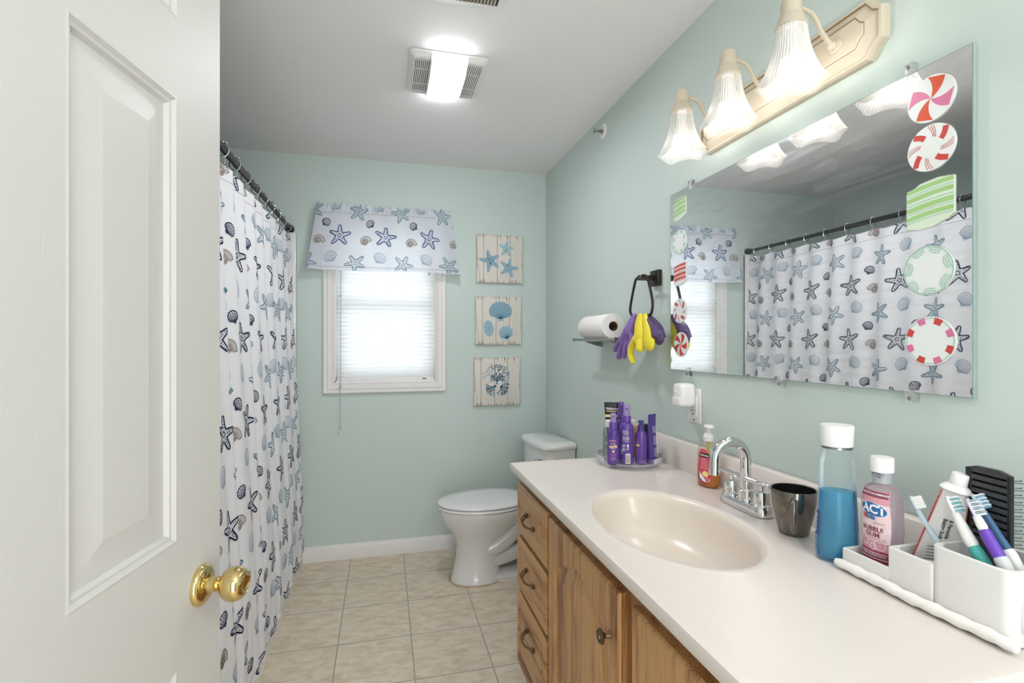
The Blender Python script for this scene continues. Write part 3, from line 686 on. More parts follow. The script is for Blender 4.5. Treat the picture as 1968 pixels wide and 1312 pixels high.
# ------------------------------------------------------------------ outlet, air freshener
ot = thing('wall_outlet', 'white receptacle wall plate below the mirror left of the faucet', 'outlet', (XR, 1.568, 1.10))
MB().box(-.006, 0, -.036, .036, -.06, .06, M_vinyl, .003).build('cover_plate', ot)
m = MB(); m.box(-.009, -.005, -.018, .018, -.036, .034, M_vinyl, .002)
for z in (-.02,): m.box(-.0094, -.0088, -.009, -.0065, z-.002, z+.007, M_dark); m.box(-.0094, -.0088, .0065, .009, z-.002, z+.006, M_dark); m.box(-.0094, -.0088, -.0025, .0025, z-.012, z-.007, M_dark)
m.box(-.0096, -.0088, -.005, .005, .004, .011, M_dark); m.build('receptacle', ot)
MB().lathe([(.003, 0), (.003, .001)], M_nickel, axis((-.006, 0, -.05), (-1, 0, 0)), 10).build('screw', ot)
af = thing('plug_in_air_freshener', 'white plug-in air freshener in the outlet under the mirror', 'air freshener', (XR-.009, 1.578, 1.137))
m = MB(); m.box(-.058, 0, -.03, .03, -.04, .04, M_vinyl, .014, 4); m.build('body', af)
m = MB(); m.box(-.064, -.04, -.024, .024, -.036, -.008, M_white, .005, 2); m.build('scent_window', af)
MB().sphere((-.058, .008, .012), .004, M_vinyl, u=10, v=8).build('button', af)

# ------------------------------------------------------------------ towel ring, gloves, shelf, paper roll
tr = thing('towel_ring', 'dark bronze towel ring with square wall plate left of the mirror', 'towel ring', (XR, 1.82, 1.572))
MB().box(-.018, 0, -.031, .031, -.031, .031, M_bronze, .002).build('wall_plate', tr)
MB().box(-.085, -.015, -.009, .009, -.010, .010, M_bronze, .002).build('post', tr)
def smoothpath(P, k=6, closed=True):
    out = []; N_ = len(P)
    for i in range(N_ if closed else N_-1):
        p0, p1, p2, p3 = [Vector(P[(i+q) % N_]) if closed else Vector(P[min(max(i+q, 0), N_-1)]) for q in (-1, 0, 1, 2)]
        for j in range(k):
            t_ = j/k; out.append(tuple(.5*((2*p1)+(p2-p0)*t_+(2*p0-5*p1+4*p2-p3)*t_**2+(3*p1-p0-3*p2+p3)*t_**3)))
    if not closed: out.append(tuple(P[-1]))
    return out
rp_ = [(-.07, .02, .006), (-.07, -.025, .006), (-.07, -.052, -.02), (-.07, -.08, -.09), (-.07, -.08, -.128), (-.07, -.055, -.15), (-.07, .06, -.15), (-.07, .092, -.135), (-.07, .095, -.105), (-.07, .06, -.02), (-.07, .045, 0)]
MB().tube(smoothpath(rp_, 6), .0052, M_bronze, 10, closed=True).build('ring', tr)
def glove(name, label, m, loc, strands, group, cuff=None, vox=.003):
    o = MB()
    for P, R_, fl in strands: o.tube(smoothpath(P, 5, False), [R_[0]+(R_[1]-R_[0])*i/(5*(len(P)-1)) for i in range(5*(len(P)-1)+1)] if len(R_) == 2 else
        [R_[min(i//5, len(R_)-1)]+(R_[min(i//5+1, len(R_)-1)]-R_[min(i//5, len(R_)-1)])*(i % 5)/5 for i in range(5*(len(P)-1)+1)], m, 14, flat=fl); o.sphere(P[-1], R_[-1]*.98, m, u=10, v=8, sc=(fl if fl < .8 else 1, 1, 1))
    ob = o.build(name, None, loc, ang=180); rm = ob.modifiers.new('r', 'REMESH'); rm.mode = 'VOXEL'; rm.voxel_size = vox; rm.use_smooth_shade = True
    sm = ob.modifiers.new('s', 'SMOOTH'); sm.iterations = 4; sm.factor = .6
    return tag(ob, label, 'glove', group)
# local frame: x toward room negative, y along wall (+y = left in picture), z down from ring bar at z=1.422
L0 = (XR-.07, 1.83, 1.422)
glove('rubber_glove', 'purple rubber glove with drooping fingers, left of the gloves on the ring', M_pglove, L0, [
    ([(-.004, .02, .008), (-.006, .035, -.02), (-.008, .055, -.055), (-.010, .095, -.088)], [.018, .032, .042, .036], .5),
    ([(-.01, .10, -.075), (-.012, .155, -.105), (-.012, .20, -.135)], [.021, .016, .0125], .8),
    ([(-.012, .09, -.09), (-.016, .13, -.125), (-.018, .155, -.165)], [.02, .015, .0125], .8),
    ([(-.014, .07, -.09), (-.022, .085, -.125), (-.022, .098, -.16)], [.018, .014, .012], .8),
    ([(-.012, .045, -.07), (-.02, .05, -.11), (-.02, .055, -.138)], [.018, .014, .012], .8),
    ([(-.012, .05, -.06), (-.02, .03, -.09), (-.018, .036, -.118)], [.018, .014, .012], .8)], 'rubber gloves on the towel ring')
glove('rubber_glove', 'yellow rubber glove with one long finger hanging lowest on the ring', M_yglove, L0, [
    ([(-.012, -.022, .010), (-.018, -.02, -.03), (-.022, -.03, -.08), (-.02, -.03, -.11)], [.014, .026, .034, .026], .45),
    ([(-.02, -.012, -.085), (-.022, .03, -.12), (-.022, .04, -.15), (-.022, .022, -.178)], [.02, .015, .014, .012], .85),
    ([(-.022, -.04, -.1), (-.026, -.045, -.125)], [.022, .018], .85)], 'rubber gloves on the towel ring')
g = glove('rubber_glove', 'yellow rubber glove hanging cuff down beside the purple cuff on the ring', M_yglove, L0, [
    ([(-.006, -.045, .006), (-.010, -.062, -.03), (-.014, -.082, -.066), (-.014, -.094, -.105)], [.012, .022, .028, .034], .5)], 'rubber gloves on the towel ring')
glove('rubber_glove', 'purple rubber glove with dark cuff edge, right of the yellow gloves on ring', M_pgloved, L0, [
    ([(.004, -.045, .004), (.006, -.075, -.02), (.006, -.11, -.045), (.006, -.13, -.085)], [.012, .022, .026, .030], .5)], 'rubber gloves on the towel ring')

tb = thing('wall_shelf', 'small chrome and glass shelf holding the paper towel roll', 'shelf', (XR, 2.2, 1.335))
MB().box(-.115, -.004, -.22, .22, -.009, -.003, M_acryl, .001).build('glass_plate', tb)
r = MB(); r.tube([(-.12, -.245, -.004), (-.12, .225, -.004)], .006, M_nickel, 12); r.build('rail', tb)
for q in (-.245, .228): MB().lathe([(.003, -.004), (.0085, -.003), (.0085, .005), (.003, .006)], M_nickel, axis((-.12, q, -.004), (0, 1, 0)), 14).build('end_knob', tb)
for q in (-.13, .15): MB().prism([(0, -.012), (-.095, -.012), (-.08, -.018), (-.03, -.034), (0, -.04)], q-.004, q+.004, M_nickel, Matrix(((1, 0, 0, 0), (0, 0, 1, 0), (0, 1, 0, 0), (0, 0, 0, 1)))).build('bracket', tb)
pr = thing('paper_towel_roll', 'white paper towel roll lying on the small wall shelf', 'paper towels', (XR-.078, 2.06, 1.389))
m = MB(); A = axis((0, 0, 0), (0, 1, 0)); m.lathe([(.0215, 0), (.054, 0), (.0555, .003), (.0555, .277), (.054, .28), (.0215, .28)], M_paper, A, 48, cap0=False, cap1=False); m.build('paper', pr)
m = MB(); m.lathe([(.0215, .28), (.0215, 0), (.0195, 0), (.0195, .28)], M_card, A, 32, cap0=False, cap1=False); m.lathe([(.0195, .14), (.001, .141)], M_card, A, 24); m.build('core', pr)

# ------------------------------------------------------------------ vanity cabinet
VY0, VY1, VX = .53, 1.868, .505; ZK = .09; ZV = .838
vc = thing('vanity_cabinet', 'oak vanity cabinet with three drawers and arched doors under the white countertop', 'cabinet', (VX, VY0, 0))
m = MB(); D0 = XR-.004-VX; LY = VY1-VY0
m.box(.02, D0, 0, .016, ZK, ZV-.002, M_oakd); m.box(.02, D0, LY-.016, LY, ZK, ZV-.002, M_oakd); m.box(D0-.012, D0, .016, LY-.016, ZK, ZV-.002, M_oakd); m.box(.02, D0-.012, .016, LY-.016, ZK, ZK+.016, M_oakd)
m.box(.075, .09, 0, LY, 0, ZK, M_oakd); m.box(.09, D0, 0, .016, 0, ZK, M_oakd); m.box(.09, D0, LY-.016, LY, 0, ZK, M_oakd)
m.box(0, .02, 0, VY1-VY0, ZK, ZV-.002, M_oakd, .001); m.build('carcass', vc, smooth=False)
def door_front(y0, y1, z0, z1, arched, mat_, name, knobs, horizontal=False):
    """front in the plane x=-.019..0, local to cabinet; frame + raised panel"""
    y0 -= VY0; y1 -= VY0; o = MB(); th = .019; MF = M_oakh if horizontal else M_oakv
    if not arched:
        pr_ = [(0, 0), (0, -.013), (.003, -.017), (.009, -.019), (.03, -.0195), (.036, -.017), (.04, -.0145), (.052, -.0145), (.06, -.0185)]
        rings = [[(x, y0+d, z0+d), (x, y1-d, z0+d), (x, y1-d, z1-d), (x, y0+d, z1-d)] for d, x in pr_]
        o.loft([[p for p in r_] for r_ in rings], MF, cap0=False)
        return o.build(name, vc, ang=20)
    K = 28; fw = .058; yc = (y0+y1)/2; hw_ = (y1-y0)/2
    def top(y, e=0):
        q = max(-1, min(1, (y-yc)/(hw_-fw))); return z1-fw-.062*(.5-.5*math.cos(PI*(1-abs(1-2*abs(q)/1.0 if False else abs(q))))) if False else z1-fw-.075*(abs(q)**1.6)
    # outline rings: bevelled outside then frame face with arched hole
    for a, b_ in (((0, 0), (0, -.013)), ((0, -.013), (.003, -.017)), ((.003, -.017), (.008, -.019))):
        o.loft([[(x, y0+d, z0+d), (x, y1-d, z0+d), (x, y1-d, z1-d), (x, y0+d, z1-d)] for d, x in (a, b_)], MF, cap0=False, cap1=False)
    X = -.019; d = .008
    yi0, yi1, zi0 = y0+fw, y1-fw, z0+fw
    def quad(a, b_, c, d_): o.add([a, b_, c, d_], [(0, 1, 2, 3)], MF)
    quad((X, y0+d, z0+d), (X, y0+d, z1-d), (X, yi0, z1-d), (X, yi0, z0+d)); quad((X, yi1, z0+d), (X, yi1, z1-d), (X, y1-d, z1-d), (X, y1-d, z0+d)); quad((X, yi0, z0+d), (X, yi0, zi0), (X, yi1, zi0), (X, yi1, z0+d))
    for i in range(K):
        a = yi0+(yi1-yi0)*i/K; b_ = yi0+(yi1-yi0)*(i+1)/K
        quad((X, a, top(a)), (X, a, z1-d), (X, b_, z1-d), (X, b_, top(b_)))
    loop = lambda e, x: [(x, yi0+e, zi0+e)]+[(x, yi0+e+(yi1-yi0-2*e)*i/K, top(yi0+(yi1-yi0)*i/K)-e) for i in range(K+1)]+[(x, yi1-e, zi0+e)]
    o.loft([loop(0, -.019), loop(.006, -.012), loop(.008, -.009)], MF, cap0=False, cap1=False)
    ob = o.build(name, vc, ang=20)
    pn = MB(); pn.loft([loop(.008, -.009), loop(.012, -.0095), loop(.040, -.0165), loop(.042, -.018)], M_oakv, cap0=False); pn.build('raised_panel', ob, ang=12)
    return ob
def pull(parent, y, z):
    m = MB(); y -= VY0
    A = [(-.019, y+.036, z+.012), (-.028, y+.034, z+.012), (-.044, y+.02, z+.006), (-.047, y, z-.002), (-.042, y-.02, z-.008), (-.028, y-.036, z-.012), (-.019, y-.038, z-.012)]
    B = [(-.019, y+.034, z+.004), (-.03, y+.03, z+.002), (-.043, y+.012, z-.007), (-.044, y-.006, z-.011), (-.036, y-.026, z-.012), (-.019, y-.036, z-.012)]
    m.tube(smoothpath(A, 5, False), .0032, M_oldbrass, 8); m.tube(smoothpath(B, 5, False), .0026, M_oldbrass, 8)
    m.sphere((-.0235, y+.037, z+.010), .008, M_oldbrass, sc=(.6, 1.2, 1), u=12, v=8); m.sphere((-.0235, y-.042, z-.012), .009, M_oldbrass, sc=(.6, 1.6, .9), u=12, v=8)
    m.build('pull_handle', parent)
for z0, z1, zp in ((.615, .792, .704), (.41, .595, .513), (.12, .39, .30)):
    d_ = door_front(1.508, 1.864, z0, z1, False, None, 'drawer', 0, True); pull(d_, 1.684, zp)
def knob(parent, y, z):
    MB().lathe([(.009, 0), (.007, .003), (.0055, .012), (.009, .018), (.0165, .021), (.0175, .024), (.013, .0275), (.012, .026), (.009, .027), (.0085, .0295), (.001, .031)], M_oldbrass, axis((-.019, y-VY0, z), (-1, 0, 0)), 28, cap0=True).build('knob', parent)
d1 = door_front(1.0, 1.488, .12, .785, True, None, 'cabinet_door', 0); knob(d1, 1.045, .672)
d2 = door_front(.56, .948, .12, .785, True, None, 'cabinet_door', 0); knob(d2, .60, .672)

# countertop with integral basin
ct = thing('countertop', 'white cultured marble vanity top with oval basin and backsplash', 'countertop', (0, 0, 0))
CZ = .865; cx0, cx1, cy0, cy1 = .462, 1.048, .512, 1.876; BX, BY, BA, BB = .702, 1.16, .262, .168
m = MB(); NA = 96; angs = [2*PI*i/NA for i in range(NA)]
for X_, Y_ in ((cx0, cy0), (cx1, cy0), (cx1, cy1), (cx0, cy1)): angs.append(math.atan2(Y_-BY, X_-BX) % (2*PI))
angs = sorted(angs)
def rect_at(a, e, z):
    dx, dy = math.cos(a), math.sin(a); k = 9
    if dx > 1e-9: k = min(k, (cx1-BX)/dx)
    if dx < -1e-9: k = min(k, (cx0+e-BX)/dx)
    if dy > 1e-9: k = min(k, (cy1-e-BY)/dy)
    if dy < -1e-9: k = min(k, (cy0+e-BY)/dy)
    return (BX+dx*k, BY+dy*k, z)
def ell(a, s_, z, cxo=0, cyo=0):
    ex, ey = BB*s_, BA*s_; k = 1/math.sqrt((math.cos(a)/ex)**2+(math.sin(a)/ey)**2); return (BX+cxo+math.cos(a)*k, BY+cyo+math.sin(a)*k, z)
rings = [[rect_at(a, .004, CZ-.030) for a in angs], [rect_at(a, 0, CZ-.026) for a in angs], [rect_at(a, 0, CZ-.005) for a in angs], [rect_at(a, .0015, CZ-.001) for a in angs], [rect_at(a, .005, CZ) for a in angs], [rect_at(a, .02, CZ-.0015) for a in angs],
         [ell(a, 1.17, CZ-.0015) for a in angs], [ell(a, 1.13, CZ+.0008) for a in angs], [ell(a, 1.09, CZ+.001) for a in angs], [ell(a, 1.05, CZ-.001) for a in angs]]
m.loft(rings, M_counter, cap0=False, cap1=False)
rings = [[ell(a, s_, CZ-d, q) for a in angs] for s_, d, q in ((1.05, .001, 0), (1.01, .006, 0), (.98, .016, 0), (.94, .04, .002), (.86, .075, .004), (.72, .105, .008), (.5, .124, .012), (.25, .132, .015), (.1, .134, .018))]
m.loft(rings, M_basin, cap0=False)
m.add([rect_at(a, .004, CZ-.030) for a in angs], [tuple(range(len(angs)))], M_counter) if False else None
m.build('vanity_top', ct, ang=50)
m = MB(); m.loft([rrect(cx1-.022, cx1, cy0, cy1, .004, CZ-.004), rrect(cx1-.022, cx1, cy0, cy1, .004, CZ+.098), rrect(cx1-.017, cx1-.002, cy0+.004, cy1-.004, .003, CZ+.103)], M_counter); m.build('backsplash', ct, ang=50)
MB().lathe([(.006, 0), (.0055, .0015), (.004, .0005), (.0038, -.002)], M_nickel, axis((.64, 1.16+.232, CZ-.035), (.15, -.95, .3)), 16).build('overflow_hole', ct)
MB().lathe([(.022, 0), (.02, .003), (.012, .0035), (.002, .002)], M_chrome, T(BX+.018, BY, CZ-.1335), 24).build('drain', ct)

# ------------------------------------------------------------------ faucet
fc = thing('faucet', 'chrome gooseneck centerset faucet with two lever handles behind the basin', 'faucet', (.965, 1.205, CZ))
def stad(hx, hy_, z, k=12):
    P = []
    for i in range(k+1): a = PI*i/k; P.append((hx*math.cos(a), hy_-hx+hx*math.sin(a), z))
    for i in range(k+1): a = PI+PI*i/k; P.append((hx*math.cos(a), -(hy_-hx)+hx*math.sin(a), z))
    return P
MB().loft([stad(.029, .089, .0005), stad(.029, .089, .004), stad(.027, .087, .005), stad(.0265, .0865, .018), stad(.024, .084, .023), stad(.022, .082, .0235)], M_chrome).build('base_plate', fc)
sp_ = MB(); sp_.lathe([(.0235, .022), (.0235, .027), (.021, .029), (.0205, .05), (.018, .053), (.0145, .054)], M_chrome, None, 32)
pts = [(0, 0, .05), (0, 0, .12)]+[(-.049+.049*math.cos(a), 0, .134+.049*math.sin(a)) for a in [PI*i/16 for i in range(17)]]+[(-.098, 0, .12), (-.0985, 0, .108)]
sp_.tube(pts, .0142, M_chrome, 24); sp_.tube([(-.0985, 0, .112), (-.0985, 0, .098)], .0148, M_chrome, 24); sp_.build('spout', fc)
MB().tube([(.02, 0, .02), (.02, 0, .075)], .003, M_chrome, 10).build('lift_rod', fc)
for y in (.06, -.06):
    h_ = MB(); h_.lathe([(.0235, .022), (.0235, .027), (.0205, .030), (.02, .058), (.019, .062), (.008, .063), (.0065, .064), (.006, .078)], M_chrome, T(0, y, 0), 28)
    h_.tube([(.0, y-.03, .082), (-.012, y+.045, .085)], .0065, M_chrome, 16); h_.build('lever_handle', fc)

# ------------------------------------------------------------------ bottles: elliptical body with wrapped labels
class Bottle:
    def __init__(s, name, label, cat, x, y, z, phi, group=None):
        s.t = thing(name, label, cat, (x, y, z), phi, group)          # local -> +x faces the given direction
    def body(s, prof, m, name='body', sx=1, sy=1, n=40): s.prof = prof; s.sx = sx; s.sy = sy; s.b = MB().lathe(prof, m, None, n, sx, sy).build(name, s.t); return s.b
    def rad(s, z):
        P = s.prof
        for (r0, z0), (r1, z1) in zip(P[:-1], P[1:]):
            if min(z0, z1) <= z <= max(z0, z1) and z1 != z0: return r0+(r1-r0)*(z-z0)/(z1-z0)
        return P[-1][0]
    def wrap(s, phi0=0, z0=0, off=.0004):
        def f(a, b_):
            z = z0+b_; r = s.rad(z); rm = r*(s.sx*abs(math.sin(phi0))+s.sy*abs(math.cos(phi0))); ph = phi0+a/max(rm, .005)
            x, y = r*s.sx*math.cos(ph), r*s.sy*math.sin(ph); nx, ny = math.cos(ph)/s.sx, math.sin(ph)/s.sy; L = math.hypot(nx, ny); return (x+nx/L*off, y+ny/L*off, z)
        return f
def toCam(x, y): return math.atan2(-y, -x)

# lazy susan
SX, SY, SZ = .896, 1.760, CZ+.0003
ls = thing('lazy_susan', 'clear acrylic round turntable tray holding purple hair bottles', 'tray', (SX, SY, SZ))
MB().lathe([(.105, .0), (.112, .0005), (.112, .006), (.06, .008)], M_acryl, None, 56).build('base', ls)
MB().lathe([(.05, .009), (.116, .010), (.1225, .016), (.1250, .034), (.1270, .035), (.1265, .037), (.1225, .036), (.120, .018), (.114, .0135), (.05, .013)], M_acryl, None, 64).build('turntable', ls)
for k in range(12):
    MB().box(.117, .1215, -.0025, .0025, .014, .034, M_acryl, .001, M=T(rz=2*PI*k/12)).build('rim_tab', ls)
BZ = SZ+.0135
def lines(mb, W_, rows, fn, m, x0=0, seed=1, gap=.0014, h=.0011):
    rnd = random.Random(seed)
    for z, k in rows:
        x = -W_*k/2
        while x < W_*k/2:
            w_ = rnd.uniform(.0012, .0045); mb.flat(grid(x0+x, x0+min(x+w_, W_*k/2), z-h/2, z+h/2, 2), fn, m); x += w_+gap*.6
def sprayer(B, z, r, m, m2, hh=.04):
    MB().lathe([(r, z), (r, z+.021), (r*.93, z+.023), (r*.6, z+.024)], m, None, 28).build('collar', B.t)
    c = MB(); c.lathe([(r*.72, z+.023), (r*.66, z+.023+hh*.96), (r*.6, z+.023+hh)], m2, None, 24); c.box(r*.5, r*.8, -.003, .003, z+.023+hh*.55, z+.023+hh*.72, m, .001); c.build('spray_cap', B.t)
# big spray bottle, back label towards the camera
x, y = .857, 1.702; ph = toCam(x, y)
B = Bottle('spray_bottle', 'tall purple spray bottle with white barcode label, front middle of the turntable', 'bottle', x, y, BZ, ph, 'hair products on the turntable')
B.body([(.0235, .0), (.0255, .002), (.0255, .125), (.024, .137), (.018, .147), (.0135, .15), (.0135, .152)], M_purple); sprayer(B, .150, .0165, M_purple, M_violet, .042)
lb = MB(); f = B.wrap(-.1, 0)
lines(lb, .032, [(.117, .8), (.1135, .7), (.110, .75), (.1065, .5), (.100, .9), (.097, .9), (.094, .85), (.091, .9), (.088, .8), (.083, .8)], f, M_ink, seed=2)
lb.flat(xf(text('HEALTHY', .0048, .0001), -.002, .121), f, M_ink)
for cx_, cz_ in ((-.008, .068), (-.008, .054)): lb.flat(xf(ribbon(circ(.0048, 18), .0011, True), cx_, cz_), f, M_ink); lb.flat(ngon(circ(.002, 6, (cx_, cz_))), f, M_ink)
lb.flat(([(.003, .072), (.013, .072), (.008, .063)], [(0, 1, 2)]), f, M_ink); lb.flat(grid(.006, .010, .060, .064), f, M_ink)
lines(lb, .01, [(.057, 1), (.055, 1)], f, M_ink, x0=.008, seed=5)
for q in range(7): lines(lb, .011, [(.04+q*.012*.4, .9)], f, M_ink, x0=-.017, seed=q)
for q in range(5): lb.flat(xf(text('miracle', .0052), -.0225+q*.0022, .045-q*.0, PI/2), f, M_ink) if q in (0, 3) else None
lb.flat(grid(-.001, .018, .004, .040, 6, 4), B.wrap(-.1, 0, .0005), M_ink)
for q in range(14): lb.flat(grid(.0005, .0165, .009+q*.002, .0098+q*.002+(.0004 if q % 3 else 0), 4), B.wrap(-.1, 0, .0008), M_greyink if q % 3 == 0 else M_creamgap)
lb.build('label', B.t, smooth=False)
# small spray
x, y = .806, 1.705; ph = toCam(x, y)
B = Bottle('spray_bottle', 'small dark purple spray bottle lettered curls, front left of the turntable', 'bottle', x, y, BZ, ph, 'hair products on the turntable')
B.body([(.0195, .0), (.0215, .002), (.0215, .108), (.0195, .118), (.0145, .125), (.0125, .127)], M_purple2); sprayer(B, .127, .0145, M_purple, M_violet, .034)
lb = MB(); f = B.wrap(0, 0); f2 = B.wrap(0, 0, .0007)
lb.flat(grid(-.021, .021, .004, .098, 14, 8), B.wrap(0, 0, .0002), M_purple)
lb.flat(xf(text('aussie', .0105, .0002), -.003, .088), f, M_pinkink); lb.flat(xf(text('miracle', .006, .0001), -.002, .077), f, M_yink)
lb.flat(xf(text('curls', .0155, .0006), -.001, .067, .06), f2, M_yink); lb.flat(xf(text('DEFINING', .0038), 0, .058), f, M_ink)
lb.flat(fan([(-.005, .046), (.005, .046), (.004, .051), (0, .053), (-.004, .051)], (0, .048)), f, M_yink)
lines(lb, .024, [(.039, .9), (.035, .6), (.028, .9), (.025, .8), (.022, .85), (.018, .7)], f, M_pinkink, seed=9); lb.build('label', B.t, smooth=False)
# back spray
x, y = .876, 1.785
B = Bottle('spray_bottle', 'purple spray bottle standing behind the tall one on the turntable', 'bottle', x, y, BZ, toCam(x, y), 'hair products on the turntable')
B.body([(.0215, .0), (.0235, .002), (.0235, .128), (.022, .138), (.016, .147), (.0125, .15)], M_purple2); sprayer(B, .150, .0155, M_purple, M_purple, .04)
# pump bottle
x, y = .907, 1.688; ph = toCam(x, y)
B = Bottle('pump_bottle', 'purple squeeze bottle with round push top beside the barcode bottle', 'bottle', x, y, BZ, ph, 'hair products on the turntable')
B.body([(.0195, .0), (.0215, .002), (.0215, .095), (.019, .107), (.014, .116), (.0125, .119)], M_purple, sx=.8, sy=1.0)
MB().lathe([(.0125, .118), (.0125, .137), (.011, .139), (.006, .140)], M_purple2, None, 24).build('collar', B.t)
MB().lathe([(.006, .139), (.006, .148), (.011, .1495), (.012, .152), (.0095, .156), (.001, .157)], M_purple2, None, 24).build('push_top', B.t)
lb = MB(); f = B.wrap(-.75, 0); f2 = B.wrap(-.75, 0, .0006)
lb.flat(xf(text('curls', .013, .0005), .001, .068, .1), f2, M_yink); lb.flat(xf(text('miracle', .005), 0, .079), f, M_ink); lb.flat(xf(text('aussie', .006), 0, .088), f, M_pinkink)
lines(lb, .014, [(.056, .8), (.049, .5), (.043, .6), (.036, .5), (.03, .7), (.022, .6), (.014, .6)], f, M_yink, seed=4); lb.build('label', B.t, smooth=False)
# purple tube standing on its cap
def tube_bottle(name, desc, x, y, z, ph, H, W_, r, m, mcap, group, caph=.02):
    t = thing(name, desc, 'tube', (x, y, z), ph, group)
    MB().lathe([(r*.95, 0), (r, .001), (r*.98, caph), (r*.9, caph+.001)], mcap, None, 28).build('cap', t)
    o = MB(); rings = []
    for i in range(11):
        k = i/10; wx = r*(1-k)**.8*.96+.0012; wy = r*.96+(W_/2-r*.96)*k**.9; rings.append([(wx*math.cos(2*PI*j/32), wy*math.sin(2*PI*j/32), caph+.001+(H-caph)*k) for j in range(32)])
    rings.append([(.0014*math.cos(2*PI*j/32), W_/2*max(-1, min(1, 1.1*math.sin(2*PI*j/32))), H+.008) for j in range(32)])
    o.loft(rings, m); o.build('tube_body', t); return t
tp = tube_bottle('styling_tube', 'purple styling tube with grey text standing at right edge of turntable', .949, 1.684, BZ, toCam(.949, 1.684)+1.0, .170, .05, .0185, M_purple2, M_purple2, 'hair products on the turntable')
tp.rotation_euler[1] = 0
lb = MB(); fr = lambda a, b_: (.0188*(1-b_/.172)**.8+.0016+.0002, a, b_+.021)
lines(lb, .030, [(.008+q*.0035, .9) for q in range(9)]+[(.05+q*.0035, .9) for q in range(9)]+[(.092+q*.0035, .9) for q in range(7)], fr, M_ink, seed=8)
lb.build('label', tp, smooth=False)
# dark bottle, orange bottle
x, y = .962, 1.764
B = Bottle('hair_product_bottle', 'dark purple bottle with black cap behind the styling tube', 'bottle', x, y, BZ, toCam(x, y), 'hair products on the turntable')
B.body([(.018, .0), (.020, .002), (.020, .10), (.018, .106), (.015, .108)], M_dpurple); MB().lathe([(.017, .108), (.017, .128), (.015, .130)], M_blackp, None, 24).build('cap', B.t)
lb = MB(); f = B.wrap(0, 0); lb.flat(xf(text('MINI', .008, .0003), -.004, .085, PI/2), f, M_ink); lines(lb, .02, [(.06-q*.008, .6) for q in range(5)], f, M_ink, seed=3); lb.build('label', B.t, smooth=False)
x, y = .935, 1.812
B = Bottle('hair_product_bottle', 'small peach coloured bottle glimpsed behind the purple squeeze bottle', 'bottle', x, y, BZ, toCam(x, y), 'hair products on the turntable')
B.body([(.020, .0), (.022, .002), (.022, .105), (.018, .118), (.012, .122)], mat('peach_plastic', 'e3b08e', .4)); MB().lathe([(.013, .122), (.013, .138)], M_vinyl, None, 20).build('cap', B.t)
# clear bottle
x, y = .822, 1.776
B = Bottle('shampoo_bottle', 'clear grey bottle with white flip cap at the left of the turntable', 'bottle', x, y, BZ, toCam(x, y), 'hair products on the turntable')
B.body([(.021, .0), (.023, .002), (.023, .108), (.021, .116), (.0125, .121), (.0115, .124)], clear('grey_clear_plastic', 'e6ebea', .10, .1, .3), sx=.85)
MB().lathe([(.0125, .122), (.013, .146), (.011, .148)], M_vinyl, None, 20).build('cap', B.t)
lb = MB(); f = B.wrap(0, 0); lb.flat(xf(text('Bio', .024), .001, .078), f, M_greyink); lb.flat(xf(text('true', .022), .002, .052), f, M_greyink); lines(lb, .036, [(.102, 1), (.034, .9), (.03, .9)], f, M_greyink, seed=3, h=.0006); lb.build('label', B.t, smooth=False)
# black tube, wide end up
x, y = .868, 1.838
t = tube_bottle('conditioner_tube', 'black squeeze tube with white lettering standing behind the purple bottles', x, y, BZ, toCam(x, y), .198, .068, .021, M_blackp, M_blackp, 'hair products on the turntable', .03)
lb = MB(); fr = lambda a, b_: (.0205*(1-min(.999, b_/.170))**.8+.0022, a, b_+.031)
lb.flat(xf(text('TRESemmé', .0105, .0003), -.004, .150), fr, M_ink); lb.flat(grid(-.026, .016, .139, .142), fr, M_yink); lb.flat(grid(-.03, .02, .118, .128), fr, M_yink); lb.build('label', t, smooth=False)

# ------------------------------------------------------------------ soap dispenser
x, y = .995, 1.415; ph = toCam(x, y)-.62
B = Bottle('soap_dispenser', 'clear pump bottle of orange hand soap with a pink label left of the faucet', 'soap bottle', x, y, CZ, ph)
prof = [(.034, .0005), (.0365, .004), (.0375, .03), (.038, .06), (.0375, .10), (.035, .118), (.028, .133), (.018, .142), (.0125, .145), (.0125, .150)]
M_soapc = clear('clear_soap_bottle', 'faf7f0', .04, .05, .25); B.body(prof, M_soapc, sx=.55, sy=1.0)
M_liq = clear('orange_soap', 'f7a31e', .5, .2, .2, tint='ffc860')
MB().lathe([(.0325, .003), (.035, .006), (.036, .03), (.0365, .064), (.0364, .0642)], M_liq, None, 40, .53, .98).build('soap', B.t)
MB().lathe([(.0155, .143), (.016, .157), (.0135, .160), (.0125, .165), (.008, .168)], M_white, None, 28).build('collar', B.t)
pm = MB(); pm.tube([(0, 0, .160), (0, 0, .187)], .0055, M_white, 14); pm.loft([[(a*math.cos(2*PI*j/28)*1.0+(.004 if a > .003 else 0), b_*math.sin(2*PI*j/28), z) for j in range(28)] for a, b_, z in ((.001, .001, .194), (.012, .014, .1935), (.024, .015, .190), (.026, .0145, .187), (.022, .012, .184), (.008, .007, .183))], M_white, T(rz=.9)); pm.tube([(0, 0, .14), (0, 0, .10)], .0048, mat('amber_plastic', 'c9b64e', .4), 10); pm.tube([(0, 0, .11), (0, 0, .008)], .002, M_white, 6)
pm.build('pump', B.t)
lb = MB(); f = B.wrap(0, 0, .0006); f2 = B.wrap(0, 0, .0010); f3 = B.wrap(0, 0, .0013)
P = [(-.022, .012), (.008, .010), (.024, .034), (.026, .075), (.02, .102), (.002, .120), (-.016, .118), (-.024, .10), (-.026, .05)]
lb.flat(fan(dense(P, .006, True), (0, .07), 8), f, M_grass)
